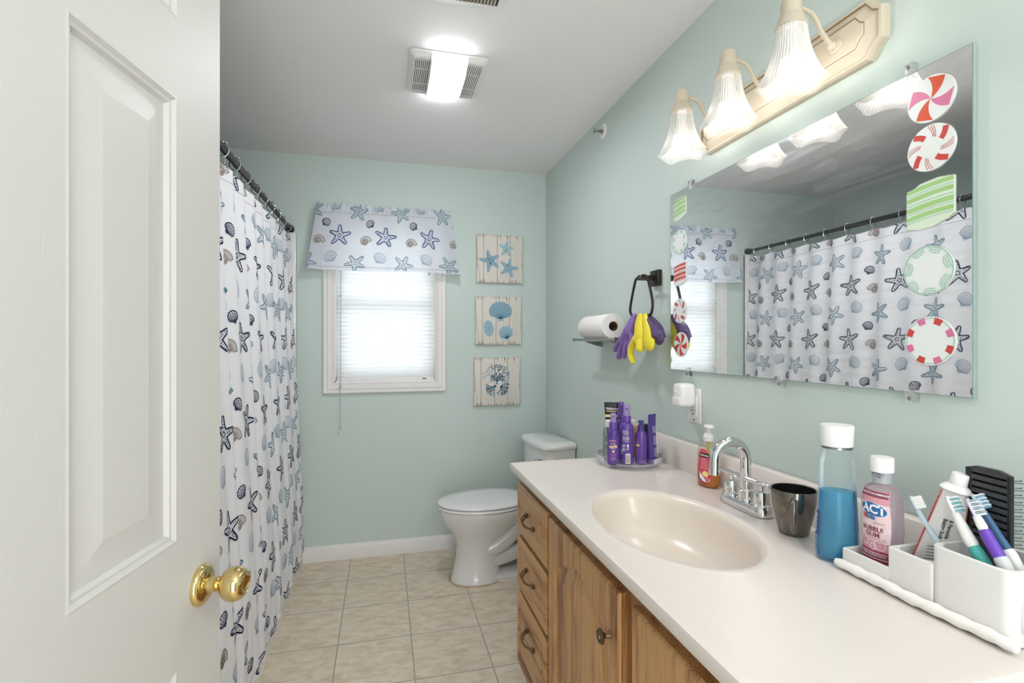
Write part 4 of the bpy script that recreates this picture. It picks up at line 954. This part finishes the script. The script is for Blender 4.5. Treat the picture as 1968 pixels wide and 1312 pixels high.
lb.flat(xf(grid(-.017, .017, -.0065, .0065, 6, 2), 0, .100), f2, M_dark); lb.flat(xf(text('Softsoap', .0088, .0002), 0, .100), f3, M_ink)
for q, tx in enumerate(('Coconut', '& Plumeria', 'with warm', 'body & soft', 'coconut scent')): lb.flat(xf(text(tx, .0052), 0, .0875-q*.0068), f2, M_ink)
lb.flat(fan(circ(.011, 14, (.004, .042), .009), (.004, .042)), f2, M_yink); lb.flat(fan([(-.02, .046), (-.012, .04), (.006, .022), (.01, .014), (-.006, .018), (-.018, .026)], (-.008, .028)), f3, M_ink); lb.flat(ribbon([(-.021, .042), (-.019, .026), (-.006, .017), (.010, .013)], .003), B.wrap(0, 0, .0016), M_dark)
for a in range(5): lb.flat(fan(circ(.004, 8, (.013+.005*math.cos(a*1.26), .026+.005*math.sin(a*1.26))), (.013+.005*math.cos(a*1.26), .026+.005*math.sin(a*1.26)), 1), B.wrap(0, 0, .0015), M_orange if a % 2 else M_pinkink)
lb.build('label', B.t, smooth=False)

# ------------------------------------------------------------------ mug
x, y = .952, 1.022; ph = toCam(x, y)
mg = thing('mug', 'glossy black mug with handle towards the camera beside the faucet', 'mug', (x, y, CZ+.0005), ph)
M_mug = mat('black_glaze', '1b1a1a', .06, .0, coat=1, spec=.9); M_mug2 = mat('bronze_glaze', '77716b', .1, .8)
MB().lathe([(.029, 0), (.033, .002), (.037, .02), (.044, .05), (.0485, .08), (.0495, .103), (.0485, .105), (.0465, .103), (.045, .08), (.040, .05), (.033, .02), (.022, .008), (.001, .007)], M_mug2, None, 48).build('cup', mg)
MB().lathe([(.0462, .1035), (.0448, .08), (.0398, .05), (.0328, .02), (.0218, .009), (.001, .008)], M_mug, None, 48, cap0=False).build('lining', mg)
MB().tube(smoothpath([(.047, 0, .085), (.066, 0, .088), (.078, 0, .078), (.0775, 0, .05), (.066, 0, .028), (.040, 0, .022)], 5, False), .0075, M_mug2, 14, flat=1.25).build('handle', mg)

# ------------------------------------------------------------------ mouthwash bottles
x, y = .925, .876; ph = toCam(x, y)+.25
B = Bottle('mouthwash_bottle', 'tall clear bottle half full of blue mouthwash with white cap', 'mouthwash bottle', x, y, CZ, ph)
prof = [(.036, .0005), (.0395, .004), (.041, .02), (.0395, .05), (.0365, .10), (.0345, .15), (.0335, .19), (.0335, .206), (.0315, .209), (.032, .213), (.030, .218), (.028, .236), (.0275, .24)]
M_bclear = clear('clear_bottle_plastic', 'f6fbfc', .04, .03, .3); M_blue = clear('blue_mouthwash', '22b4e0', .34, .12, .15, tint='6fdcf2')
B.body(prof, M_bclear, sx=.72, sy=1.0)
MB().lathe([(.034, .004), (.0375, .007), (.039, .02), (.0375, .05), (.0345, .10), (.0328, .144), (.0326, .1442)], M_blue, None, 40, .70, .97).build('mouthwash', B.t)
MB().lathe([(.0290, .238), (.0295, .240), (.0315, .279), (.0305, .282), (.001, .2825)], M_vinyl, None, 40, .9, 1.0).build('cap', B.t)
MB().lathe([(.0288, .233), (.0288, .237)], M_nickel, None, 32, .9, 1.0).build('cap_seal', B.t)
lb = MB(); f = B.wrap(1.25, 0, .0004); M_navylab = mat('navy_label', '27457f', .5)
lb.flat(grid(-.0, .02, .06, .145, 4, 5), f, M_navylab); lines(lb, .016, [(.07+q*.004, .9) for q in range(17)], B.wrap(1.25, 0, .0008), M_ink, x0=.01, seed=6)
f = B.wrap(-1.3, 0, .0004); lb.flat(grid(-.018, .004, .05, .10, 4, 5), f, M_navylab); lb.flat(xf(text('COOL', .014, .0004), -.008, .075, PI/2), B.wrap(-1.3, 0, .0008), M_ink); lb.build('label', B.t, smooth=False)

x, y = .945, .792; ph = PI+.05
B = Bottle('kids_mouthwash_bottle', 'clear bubble gum mouthwash bottle with pink label standing in the organizer', 'mouthwash bottle', x, y, CZ+.010, ph)
prof = [(.034, .0), (.037, .003), (.038, .03), (.0365, .055), (.040, .085), (.0385, .11), (.040, .128), (.038, .148), (.030, .163), (.018, .169), (.0155, .171), (.0155, .194)]
M_pclear = clear('pink_tinted_plastic', 'faf0f4', .10, .05, .35); B.body(prof, M_pclear, sx=.62, sy=.98, n=48)
MB().lathe([(.033, .002), (.0355, .005), (.036, .026), (.0359, .0262)], clear('pink_mouthwash', 'e0559c', .5, .2, .2), None, 40, .58, .93).build('mouthwash', B.t)
MB().lathe([(.0185, .193), (.0195, .194), (.0195, .2195), (.0185, .2215), (.001, .222)], M_vinyl, None, 40).build('cap', B.t)
M_seal = mat('printed_seal', 'a9abb2', .35); sl = MB(); sl.lathe([(.0160, .172), (.0158, .18), (.0168, .184), (.0168, .1925)], M_seal, None, 32)
B.prof2 = B.prof; fs_ = lambda a, b_: (.0171*math.cos(a/.0168), .0171*math.sin(a/.0168), b_)
sl.flat(xf(text('DOSING', .0055, .0001), .004, .190, -.15), fs_, M_greyink); sl.flat(xf(text('CUP', .0055, .0001), .004, .1845, -.15), fs_, M_greyink); sl.flat(xf(text('EASY', .0045, .0001), -.012, .187, .3), fs_, M_greyink); sl.build('seal', B.t)
lb = MB(); fl = B.wrap(0, 0, .0005); f2 = B.wrap(0, 0, .0009); f3 = B.wrap(0, 0, .0013); f4 = B.wrap(0, 0, .0017)
def lab(z0, z1, m, f_, wf): # curved-sided band
    vs = []; N_ = 12
    for j in range(7):
        z = z0+(z1-z0)*j/6; hw_ = wf(z)
        vs += [(-hw_+2*hw_*i/N_, z) for i in range(N_+1)]
    lb.flat((vs, grid(0, 1, 0, 1, N_, 6)[1]), f_, m)
wf = lambda z: .0315+.0025*math.cos((z-.095)*55)
lab(.006, .158, M_pale, fl, wf); lab(.134, .158, M_pinklabel, f2, wf); lab(.146, .157, M_actink, f3, lambda z: wf(z)-.001); lab(.006, .044, M_maroon, f2, wf); lab(.044, .060, M_pinklabel, f2, wf)
lb.flat(xf(text('#1 DENTIST RECOMMENDED', .0045, .0001), 0, .152), f4, M_ink)
lb.flat(xf(fan(circ(.0275, 28, (0, 0), .0135)), 0, .122, -.08), f2, M_ink); lb.flat(xf(fan(circ(.0262, 28, (0, 0), .0122), rings=6), 0, .122, -.08), f3, M_actblue)
lb.flat(xf(text('ACT', .0235, .0009), .001, .122, -.03), f4, M_ink); lb.flat(xf(text('Kids', .0125, .0005), -.006, .1065, -.05), f4, M_actblue)
lb.flat(xf(text('K', .0125, .0007), -.0155, .1068, -.05), B.wrap(0, 0, .0021), M_orange)
lb.flat(xf(text('ANTICAVITY', .004), .012, .096), f3, M_greyink); lb.flat(xf(text('BUBBLE', .0125, .0003), -.001, .084), f3, M_actink); lb.flat(xf(text('GUM', .0125, .0003), -.001, .073), f3, M_actink); lb.flat(xf(text('BLOWOUT', .009, 0), 0, .0645), f3, M_pinklabel)
for cx_, cz_, r_ in ((-.02, .093, .006), (.02, .088, .008), (-.018, .058, .008), (.012, .055, .01), (0, .05, .006), (.022, .066, .006)): lb.flat(ribbon(circ(r_, 16, (cx_, cz_)), .0012, True), f3, M_ink)
lines(lb, .056, [(.038, .9), (.034, .8), (.0285, .95), (.020, .9)], f3, M_ink, seed=12, h=.0018); lb.flat(xf(text('500 mL', .005), 0, .0125), f3, M_ink)
lb.build('label', B.t, smooth=False)

# ------------------------------------------------------------------ organizer
OX0, OX1, OYA, OYB, OZ = .9, 1.018, .841, .552, CZ+.001
og = thing('bathroom_organizer', 'white stepped stone organizer with three wells at the near end of the counter', 'organizer', (OX0, OYB, OZ))
def well(y0, y1, h_, depth_x, r, mb, inner_r):
    """open topped box with rounded inner well, local coords"""
    tw = .006
    o_ = lambda z, e=0: rrect(e, depth_x-e, y0+e, y1-e, r, z, 6); i_ = lambda z, e=0: rrect(tw+e, depth_x-tw-e, y0+tw+e, y1-tw-e, inner_r, z, 6)
    mb.loft([o_(0), o_(h_-.002), o_(h_, .002), i_(h_, -.002), i_(h_-.002), i_(.010), i_(.008, .003)], M_marble)
m = MB()
well(.187, OYA-OYB, .040, OX1-OX0, .004, m, .012)
well(.113, .192, .080, OX1-OX0, .004, m, .022)
well(.0, .118, .113, OX1-OX0, .016, m, .025)
m.build('stone_body', og, ang=40)
MB().box(.004, OX1-OX0-.002, .004, OYA-OYB-.004, -.0008, 0, M_bamboo).build('base_pad', og)
rl = MB(); P = []
for i in range(26):
    k = i/25; P.append((OX0-.0095+.002*math.sin(k*9), 0.845-.305*k, CZ+.0112+.0006*math.sin(k*23)))
rl.tube(P, [.0095+.0012*math.sin(i*2.1)*(1 if 1 < i < 24 else 0)-(.003 if i in (0, 25) else 0) for i in range(26)], M_paper, 12)
tag(rl.build('rolled_tissue'), 'twisted white paper strip lying along the foot of the organizer', 'rolled tissue')

# ------------------------------------------------------------------ toothpaste, brushes
def frame(p, q, side=(0, 1, 0)):
    z = (Vector(q)-Vector(p)).normalized(); x_ = Vector(side); x_ = (x_-z*x_.dot(z)).normalized(); y_ = z.cross(x_)
    M_ = Matrix((x_, y_, z)).transposed().to_4x4(); M_.translation = p; return M_
tpq = thing('toothpaste_tube', 'red-edged white toothpaste tube standing cap up in the organizer', 'toothpaste', (0, 0, 0))
F0 = frame((.952, .708, .890), (.970, .676, 1.064), (-.62, .78, 0)); Lp = .176; M_tp = mat('toothpaste_white', 'e9e4e3', .35)
m = MB(); rings = []
for i in range(11):
    k = i/10; wx = .036+(.0195-.036)*k; wy = .002+.0155*k**.8; rings.append([(wx*math.cos(2*PI*j/32), wy*math.sin(2*PI*j/32), Lp*k) for j in range(32)])
m.loft(rings, M_tp, F0)
def tpf(a, b_, off=.0004): k = b_/Lp; wx = .036+(.0195-.036)*k; wy = .002+.0155*k**.8; c = max(-.999, min(.999, a/wx)); return tuple(F0 @ Vector((-a, (wy*math.sqrt(1-c*c)+off), b_)))
for sd in (1, -1): m.flat(ribbon([(sd*(.0350-.0160*i/16), .002+Lp*.97*i/16) for i in range(17)], .002), lambda a, b_: tpf(a, b_, .0006), M_red)
m.build('tube_body', tpq)
m = MB(); m.lathe([(.0195, Lp-.002), (.0235, Lp+.001), (.018, Lp+.008), (.012, Lp+.011)], M_vinyl, F0, 28); m.build('shoulder', tpq)
m = MB(); m.lathe([(.0125, Lp+.010), (.013, Lp+.011), (.012, Lp+.029), (.011, Lp+.031)], M_vinyl, F0, 28); m.build('cap', tpq)
lb = MB(); lb.flat(xf(text('Baking Soda', .0082, .0003), -.004, .105, -PI/2), tpf, M_greyink); lb.flat(xf(text('& Peroxide', .0078, .0003), .004, .107, -PI/2), tpf, M_greyink)
for q in range(9): lb.flat(xf(grid(-.014, .014-.003*(q % 3), -.0006, .0006, 6), -.004+q*.0001, .070-q*.006, .35), tpf, M_greyink)
lb.build('label', tpq, smooth=False)
M_lb = mat('light_blue_handle', '7fb2d8', .3); M_lbc = clear('pale_blue_clear_handle', 'dcebf4', .5, .1); M_whp = mat('white_handle', 'eeece9', .3); M_tealr = mat('teal_rubber', '4fb3aa', .5); M_violetr = mat('violet_rubber', '6a42b4', .4); M_greyr = mat('grey_rubber', 'c9cbcc', .55)
M_bris = mat('white_bristles', 'f4f4f2', .7); M_brist = mat('teal_bristles', '8cc4cc', .7)
def toothbrush(desc, P, side, segs, mhead, brs, Lh=.03, faced=1):
    """P handle path bottom->top (head end). segs: list of (k0,k1,r,mat,flat,name)"""
    t = thing('toothbrush', desc, 'toothbrush', (0, 0, 0), 0, 'toothbrushes in the organizer'); Q = smoothpath(P, 8, False); N_ = len(Q)-1
    for k0, k1, r0, r1, m_, nm in segs:
        i0, i1 = int(k0*N_), int(k1*N_); pts = Q[i0:i1+1]; L_ = len(pts)-1
        MB().tube(pts, [1.22*(r0+(r1-r0)*i/L_)*(.85 if i in (0, L_) else 1) for i in range(L_+1)], m_, 14).build(nm, t)
    a, b_ = Vector(Q[-4]), Vector(Q[-1]); d = (b_-a).normalized(); F_ = frame(b_-d*.004, b_+d*.05, side)
    m_ = MB(); m_.loft([[(w_*math.cos(2*PI*j/24), .0028*h_*math.sin(2*PI*j/24), z) for j in range(24)] for w_, h_, z in ((.004, .9, 0), (.0072, 1.2, .005), (.0082, 1.2, .015), (.0076, 1.2, .024), (.004, .8, Lh))], mhead, F_); m_.build('head', t)
    m_ = MB()
    for i in range(8):
        for j in range(-2, 3):
            z = .004+i*(Lh-.008)/7; x = j*.0024
            if abs(x) > .0052 and i in (0, 7): continue
            h_ = .0105+(.001 if (i+j) % 2 else 0); m_.tube([tuple(F_ @ Vector((x, faced*.002, z))), tuple(F_ @ Vector((x*1.1, faced*(.002+h_), z)))], .00125, brs[i % len(brs)], 6)
    m_.build('bristles', t); return t
ZB_ = CZ+.013
toothbrush('pale blue clear toothbrush leaning left in the organizer, bristles facing the hairbrush', [(.935, .625, .888), (.932, .668, .958), (.93, .702, 1.005), (.93, .713, 1.022)], (1, .35, 0), [(0, .36, .0052, .0058, M_lb, 'grip'), (.34, .62, .0052, .0036, M_lbc, 'handle'), (.6, 1, .0036, .0028, M_lbc, 'neck')], M_lbc, [M_bris], .026, -1)
toothbrush('white toothbrush with teal rubber grip, middle brush in the organizer', [(.935, .572, .888), (.928, .598, .955), (.928, .628, 1.000), (.93, .650, 1.036)], (1, .35, 0), [(0, .32, .0068, .0075, M_whp, 'handle_end'), (.3, .62, .0082, .0078, M_tealr, 'grip'), (.6, 1, .0078, .0048, M_whp, 'neck')], M_whp, [M_brist, M_bris], .03, -1)
toothbrush('purple and white toothbrush in front of the black hairbrush', [(.928, .552, .888), (.924, .570, .965), (.925, .596, 1.008), (.926, .616, 1.042)], (1, .35, 0), [(0, .5, .0078, .0082, M_greyr, 'grip'), (.48, .82, .0074, .0068, M_violetr, 'neck_sleeve'), (.8, 1, .006, .0045, M_whp, 'neck')], mat('lilac_head', 'c6c2dd', .3), [M_bris, M_lbc], .03, -1)
toothbrush('white and dark blue toothbrush behind the purple toothbrush', [(.965, .560, .888), (.962, .582, .965), (.962, .610, 1.012), (.962, .632, 1.045)], (1, .35, 0), [(0, .5, .007, .0075, M_whp, 'grip'), (.48, 1, .0055, .004, mat('dark_blue_handle', '3c5f86', .3), 'neck')], M_lbc, [M_lb, M_bris], .028, -1)
# hairbrush
hb = thing('hairbrush', 'black vented hairbrush standing bristles outward in the organizer', 'hairbrush', (.978, .632, 0), 0)
F_ = Matrix(((.12, .993, 0, 0), (.993, -.12, 0, 0), (0, 0, 1, 0), (0, 0, 0, 1)))  # local x -> width(+y world), local y -> bristle direction (+x world)
m = MB(); Hw, z0, z1 = .036, .985, 1.108
# slotted head made of stiles and bars
for sx in (-1, 1): m.box(sx*Hw-.006 if sx > 0 else -Hw-.0, Hw+.0 if sx > 0 else -Hw+.006, -.004, .004, z0, z1-.002, M_blackp, .0015, M=F_) if sx < 0 else m.box(Hw-.012, Hw, -.004, .004, z0, z1-.002, M_blackp, .0015, M=F_)
nb = 11; M_blackp = mat('charcoal_plastic', '38393b', .4)
for i in range(nb):
    z = z0+(z1-z0-.008)*i/(nb-1); m.box(-Hw+.004, Hw-.010, -.0038, .0038, z-.0005, z+.0075, M_blackp, .0012, M=F_)
m.prism([(-Hw, 0), (Hw, 0), (Hw*.6, -.02), (.010, -.034), (-.010, -.034), (-Hw*.6, -.02)], -.004, .004, M_blackp, F_ @ Matrix(((1, 0, 0, 0), (0, 0, 1, 0), (0, 1, 0, z0), (0, 0, 0, 1))))
m.prism([(-Hw, 0), (Hw, 0), (Hw*.5, .006), (-Hw*.5, .006)], -.004, .004, M_blackp, F_ @ Matrix(((1, 0, 0, 0), (0, 0, 1, 0), (0, 1, 0, z1-.003), (0, 0, 0, 1))))
m.build('paddle', hb); MB().box(-Hw+.003, Hw-.008, .0042, .0065, z0, z1-.006, M_dark, .0008, M=F_).build('dark_slot_backing', hb)  # black plate added behind the slots, stands in for the shade inside
MB().tube([tuple(F_ @ Vector(p)) for p in ((0, 0, z0-.028), (0, 0, .93), (0, 0, .885))], [.009, .008, .0095], M_blackp, 14).build('handle', hb)
m = MB()
for i in range(10):
    for x_ in (-.03, -.018, .0, .014, .028):
        z = z0+.006+i*.0115; p0 = F_ @ Vector((x_, .002, z)); p1 = F_ @ Vector((x_*1.5, .030-abs(x_)*.12, z+.001)); m.tube([tuple(p0), tuple(p1)], .0007, M_blackp, 5); m.sphere(tuple(p1), .0012, M_blackp, u=6, v=4)
m.build('bristle_pins', hb)

M_blackp = bpy.data.materials['black_plastic']
# ------------------------------------------------------------------ toilet
tl = thing('toilet', 'white two-piece toilet with closed lid against the right wall beyond the vanity', 'toilet', (XR-.012, 2.885, 0), PI+math.radians(5.5))
def egg(x0, x1, w_, z, k=40, p=1.0):
    """outline: back x0, front x1 (local x forward), half width w_"""
    P = []; xc = x0+(x1-x0)*.45
    for j in range(k):
        a = 2*PI*j/k; c, s_ = math.cos(a), math.sin(a)
        x = xc+(x1-xc)*c if c > 0 else xc+(xc-x0)*c
        sp2 = (1 if s_ >= 0 else -1)*abs(s_)**(.8 if c < 0 else .95); P.append((x, w_*sp2, z))
    return P
m = MB()
m.loft([egg(.40, .685, .118, 0), egg(.40, .685, .118, .012), egg(.405, .675, .112, .03), egg(.41, .655, .104, .12), egg(.405, .648, .101, .20), egg(.38, .660, .112, .245), egg(.33, .692, .138, .285), egg(.27, .725, .163, .33), egg(.235, .742, .180, .37), egg(.225, .748, .185, .395), egg(.225, .748, .184, .402)], M_porc)
m.loft([egg(.10, .60, .112, 0), egg(.10, .60, .112, .022), egg(.12, .58, .085, .036), egg(.16, .52, .06, .05)], M_porc)
for q in (1, -1):
    m.tube(smoothpath([(.50, q*.055, .235), (.42, q*.075, .205), (.34, q*.078, .165), (.27, q*.07, .14), (.20, q*.055, .15), (.17, q*.045, .20)], 5, False), [.045, .047, .048, .048, .048, .048, .047]*5, M_porc, 16) if False else None
    m.tube(smoothpath([(.52, q*.045, .17), (.44, q*.062, .19), (.37, q*.066, .235), (.30, q*.07, .30), (.22, q*.07, .35)], 6, False), .050, M_porc, 20)
    m.tube(smoothpath([(.48, q*.045, .10), (.38, q*.058, .125), (.28, q*.062, .15), (.18, q*.06, .13), (.13, q*.055, .05)], 6, False), .043, M_porc, 20)
    m.sphere((.33, q*.095, .03), .012, M_porc, u=14, v=10)
m.loft([rrect(.01, .30, -.105, .105, .03, .10), rrect(.02, .32, -.12, .12, .03, .33), rrect(.0, .33, -.165, .165, .03, .375), rrect(.0, .33, -.165, .165, .03, .40)], M_porc)
m.build('bowl', tl, ang=60)
m = MB(); m.loft([egg(.265, .742, .178, .402), egg(.265, .742, .178, .406), egg(.25, .756, .190, .4095), egg(.25, .756, .190, .418), egg(.258, .75, .184, .422)], M_seat); m.build('seat', tl, ang=60)
m = MB(); m.loft([egg(.265, .742, .177, .4215), egg(.265, .742, .177, .4265), egg(.245, .757, .190, .4295), egg(.245, .757, .190, .434), egg(.255, .745, .180, .440), egg(.30, .68, .12, .4445)], M_seat); m.box(.225, .27, -.08, .08, .404, .43, M_seat, .008); m.build('lid', tl, ang=60)
def tk(x1, w_, z, bow=.02, x0=.012):
    P = [(x0, -w_*.93, z), (x0, w_*.93, z)]
    for i in range(17): k = i/16; yy = w_*(1-2*k); e = abs(2*k-1); P.append((x1-bow*e**2-(.03*max(0, e-.88)/.12), yy, z))
    return P
m = MB(); m.loft([tk(.185, .175, .40), tk(.195, .19, .43), tk(.20, .198, .70), tk(.20, .198, .716)], M_porc); m.build('tank', tl, ang=40)
m = MB(); m.loft([tk(.205, .203, .717), tk(.215, .21, .722), tk(.215, .21, .742), tk(.20, .198, .752), tk(.15, .16, .757, x0=.03)], M_porc); m.build('tank_lid', tl, ang=60)
MB().tube([(.2, .14, .66), (.215, .14, .66), (.222, .10, .655)], .006, M_chrome, 10).build('flush_lever', tl)
M_caulk = mat('stained_caulk', 'bfa888', .8, var=.35, vscale=70)
m = MB(); P = [(p[0], p[1]*1.015, .0025) for p in egg(.395, .692, .121, 0, 60)]; rnd = random.Random(2); m.tube(P, [rnd.uniform(.0025, .005) for _ in P], M_caulk, 6, closed=True)
m.build('caulk_bead', tl)

# ------------------------------------------------------------------ open panelled door with brass knob
dn = Vector((math.cos(DOORDIR), -math.sin(DOORDIR), 0)); dd = Vector((math.sin(DOORDIR), math.cos(DOORDIR), 0))
P0 = Vector((-.301, .965, 0))                    # knob axis on the face
DW = .81; s1 = .0656; s0 = s1-DW
org = P0+dd*s0
DM = Matrix(((dd.x, dn.x, 0, 0), (dd.y, dn.y, 0, 0), (0, 0, 1, 0), (0, 0, 0, 1)))   # local x along door, y = face normal
dr = bpy.data.objects.new('door_1', None); col.objects.link(dr); dr['kind'] = 'structure'; dr.location = org; dr.matrix_world = Matrix.Translation(org) @ DM
D = MB(); H0, H1 = .012, 2.04; th = .035
xs = [0, .130, .130+.2176, .460, .677, DW]
sA, sB = .4594, .6774    # latch side column (s=-.285..-.067)
colx = [(DW-sB, DW-sA), (sA, sB)]
rows = [(.22, .812), (1.008, 1.702), (1.822, 1.95)]
def face(side):
    Y = 0 if side > 0 else -th; g = side
    X_ = [0, colx[0][0], colx[0][1], colx[1][0], colx[1][1], DW]; Z_ = [H0]+[q for r in rows for q in r]+[H1]
    for i in range(5):
        for j in range(7):
            if i in (1, 3) and j in (1, 3, 5): continue
            a, b_, c, d_ = (X_[i], Y, Z_[j]), (X_[i+1], Y, Z_[j]), (X_[i+1], Y, Z_[j+1]), (X_[i], Y, Z_[j+1])
            D.add([a, b_, c, d_], [(0, 3, 2, 1) if g > 0 else (0, 1, 2, 3)], M_door)
    for x0, x1 in colx:
        for z0, z1 in rows:
            pr_ = [(0, 0), (.004, .001), (.009, -.004), (.013, -.0045), (.017, -.011), (.022, -.011), (.030, -.0105), (.062, -.004), (.064, -.0035)]
            rings = [[(x0+d, Y+g*h_, z0+d), (x1-d, Y+g*h_, z0+d), (x1-d, Y+g*h_, z1-d), (x0+d, Y+g*h_, z1-d)] for d, h_ in pr_ if d < min(x1-x0, z1-z0)/2]
            D.loft(rings, M_door, cap0=False, cap1=True)
face(1); face(-1)
for a, b_ in (((0, H0), (0, H1)), ((0, H1), (DW, H1)), ((DW, H1), (DW, H0)), ((DW, H0), (0, H0))):
    D.add([(a[0], 0, a[1]), (b_[0], 0, b_[1]), (b_[0], -th, b_[1]), (a[0], -th, a[1])], [(0, 1, 2, 3)], M_door)
D.build('door_slab', dr, ang=12)
kz = .914-.003
def dknob(side):
    A = Matrix.Translation((DW-.0656, 0 if side > 0 else -th, kz)) @ Matrix(((1, 0, 0, 0), (0, 0, side, 0), (0, 1, 0, 0), (0, 0, 0, 1)))
    k = MB(); k.lathe([(.0335, .0), (.034, .003), (.032, .008), (.026, .012), (.017, .0135), (.013, .015)], M_brass, A, 40, cap0=False)
    k.lathe([(.013, .014), (.0125, .020), (.0122, .034), (.016, .037), (.022, .040), (.0265, .046), (.0285, .054), (.0278, .062), (.0245, .069), (.0195, .0735), (.0165, .0745), (.0145, .0725), (.011, .0705), (.001, .070)], M_brass, A, 48, cap0=False)
    return k.build('door_knob', dr, ang=60)
dknob(1); dknob(-1)
MB().box(DW-.0005, DW+.001, -.029, -.006, kz-.028, kz+.028, M_brass, .0004).build('latch_plate', dr)
for z in (.25, 1.1, 1.82): MB().tube([(0, .004, z-.045), (0, .004, z+.045)], .006, M_brass, 12).build('hinge', dr)
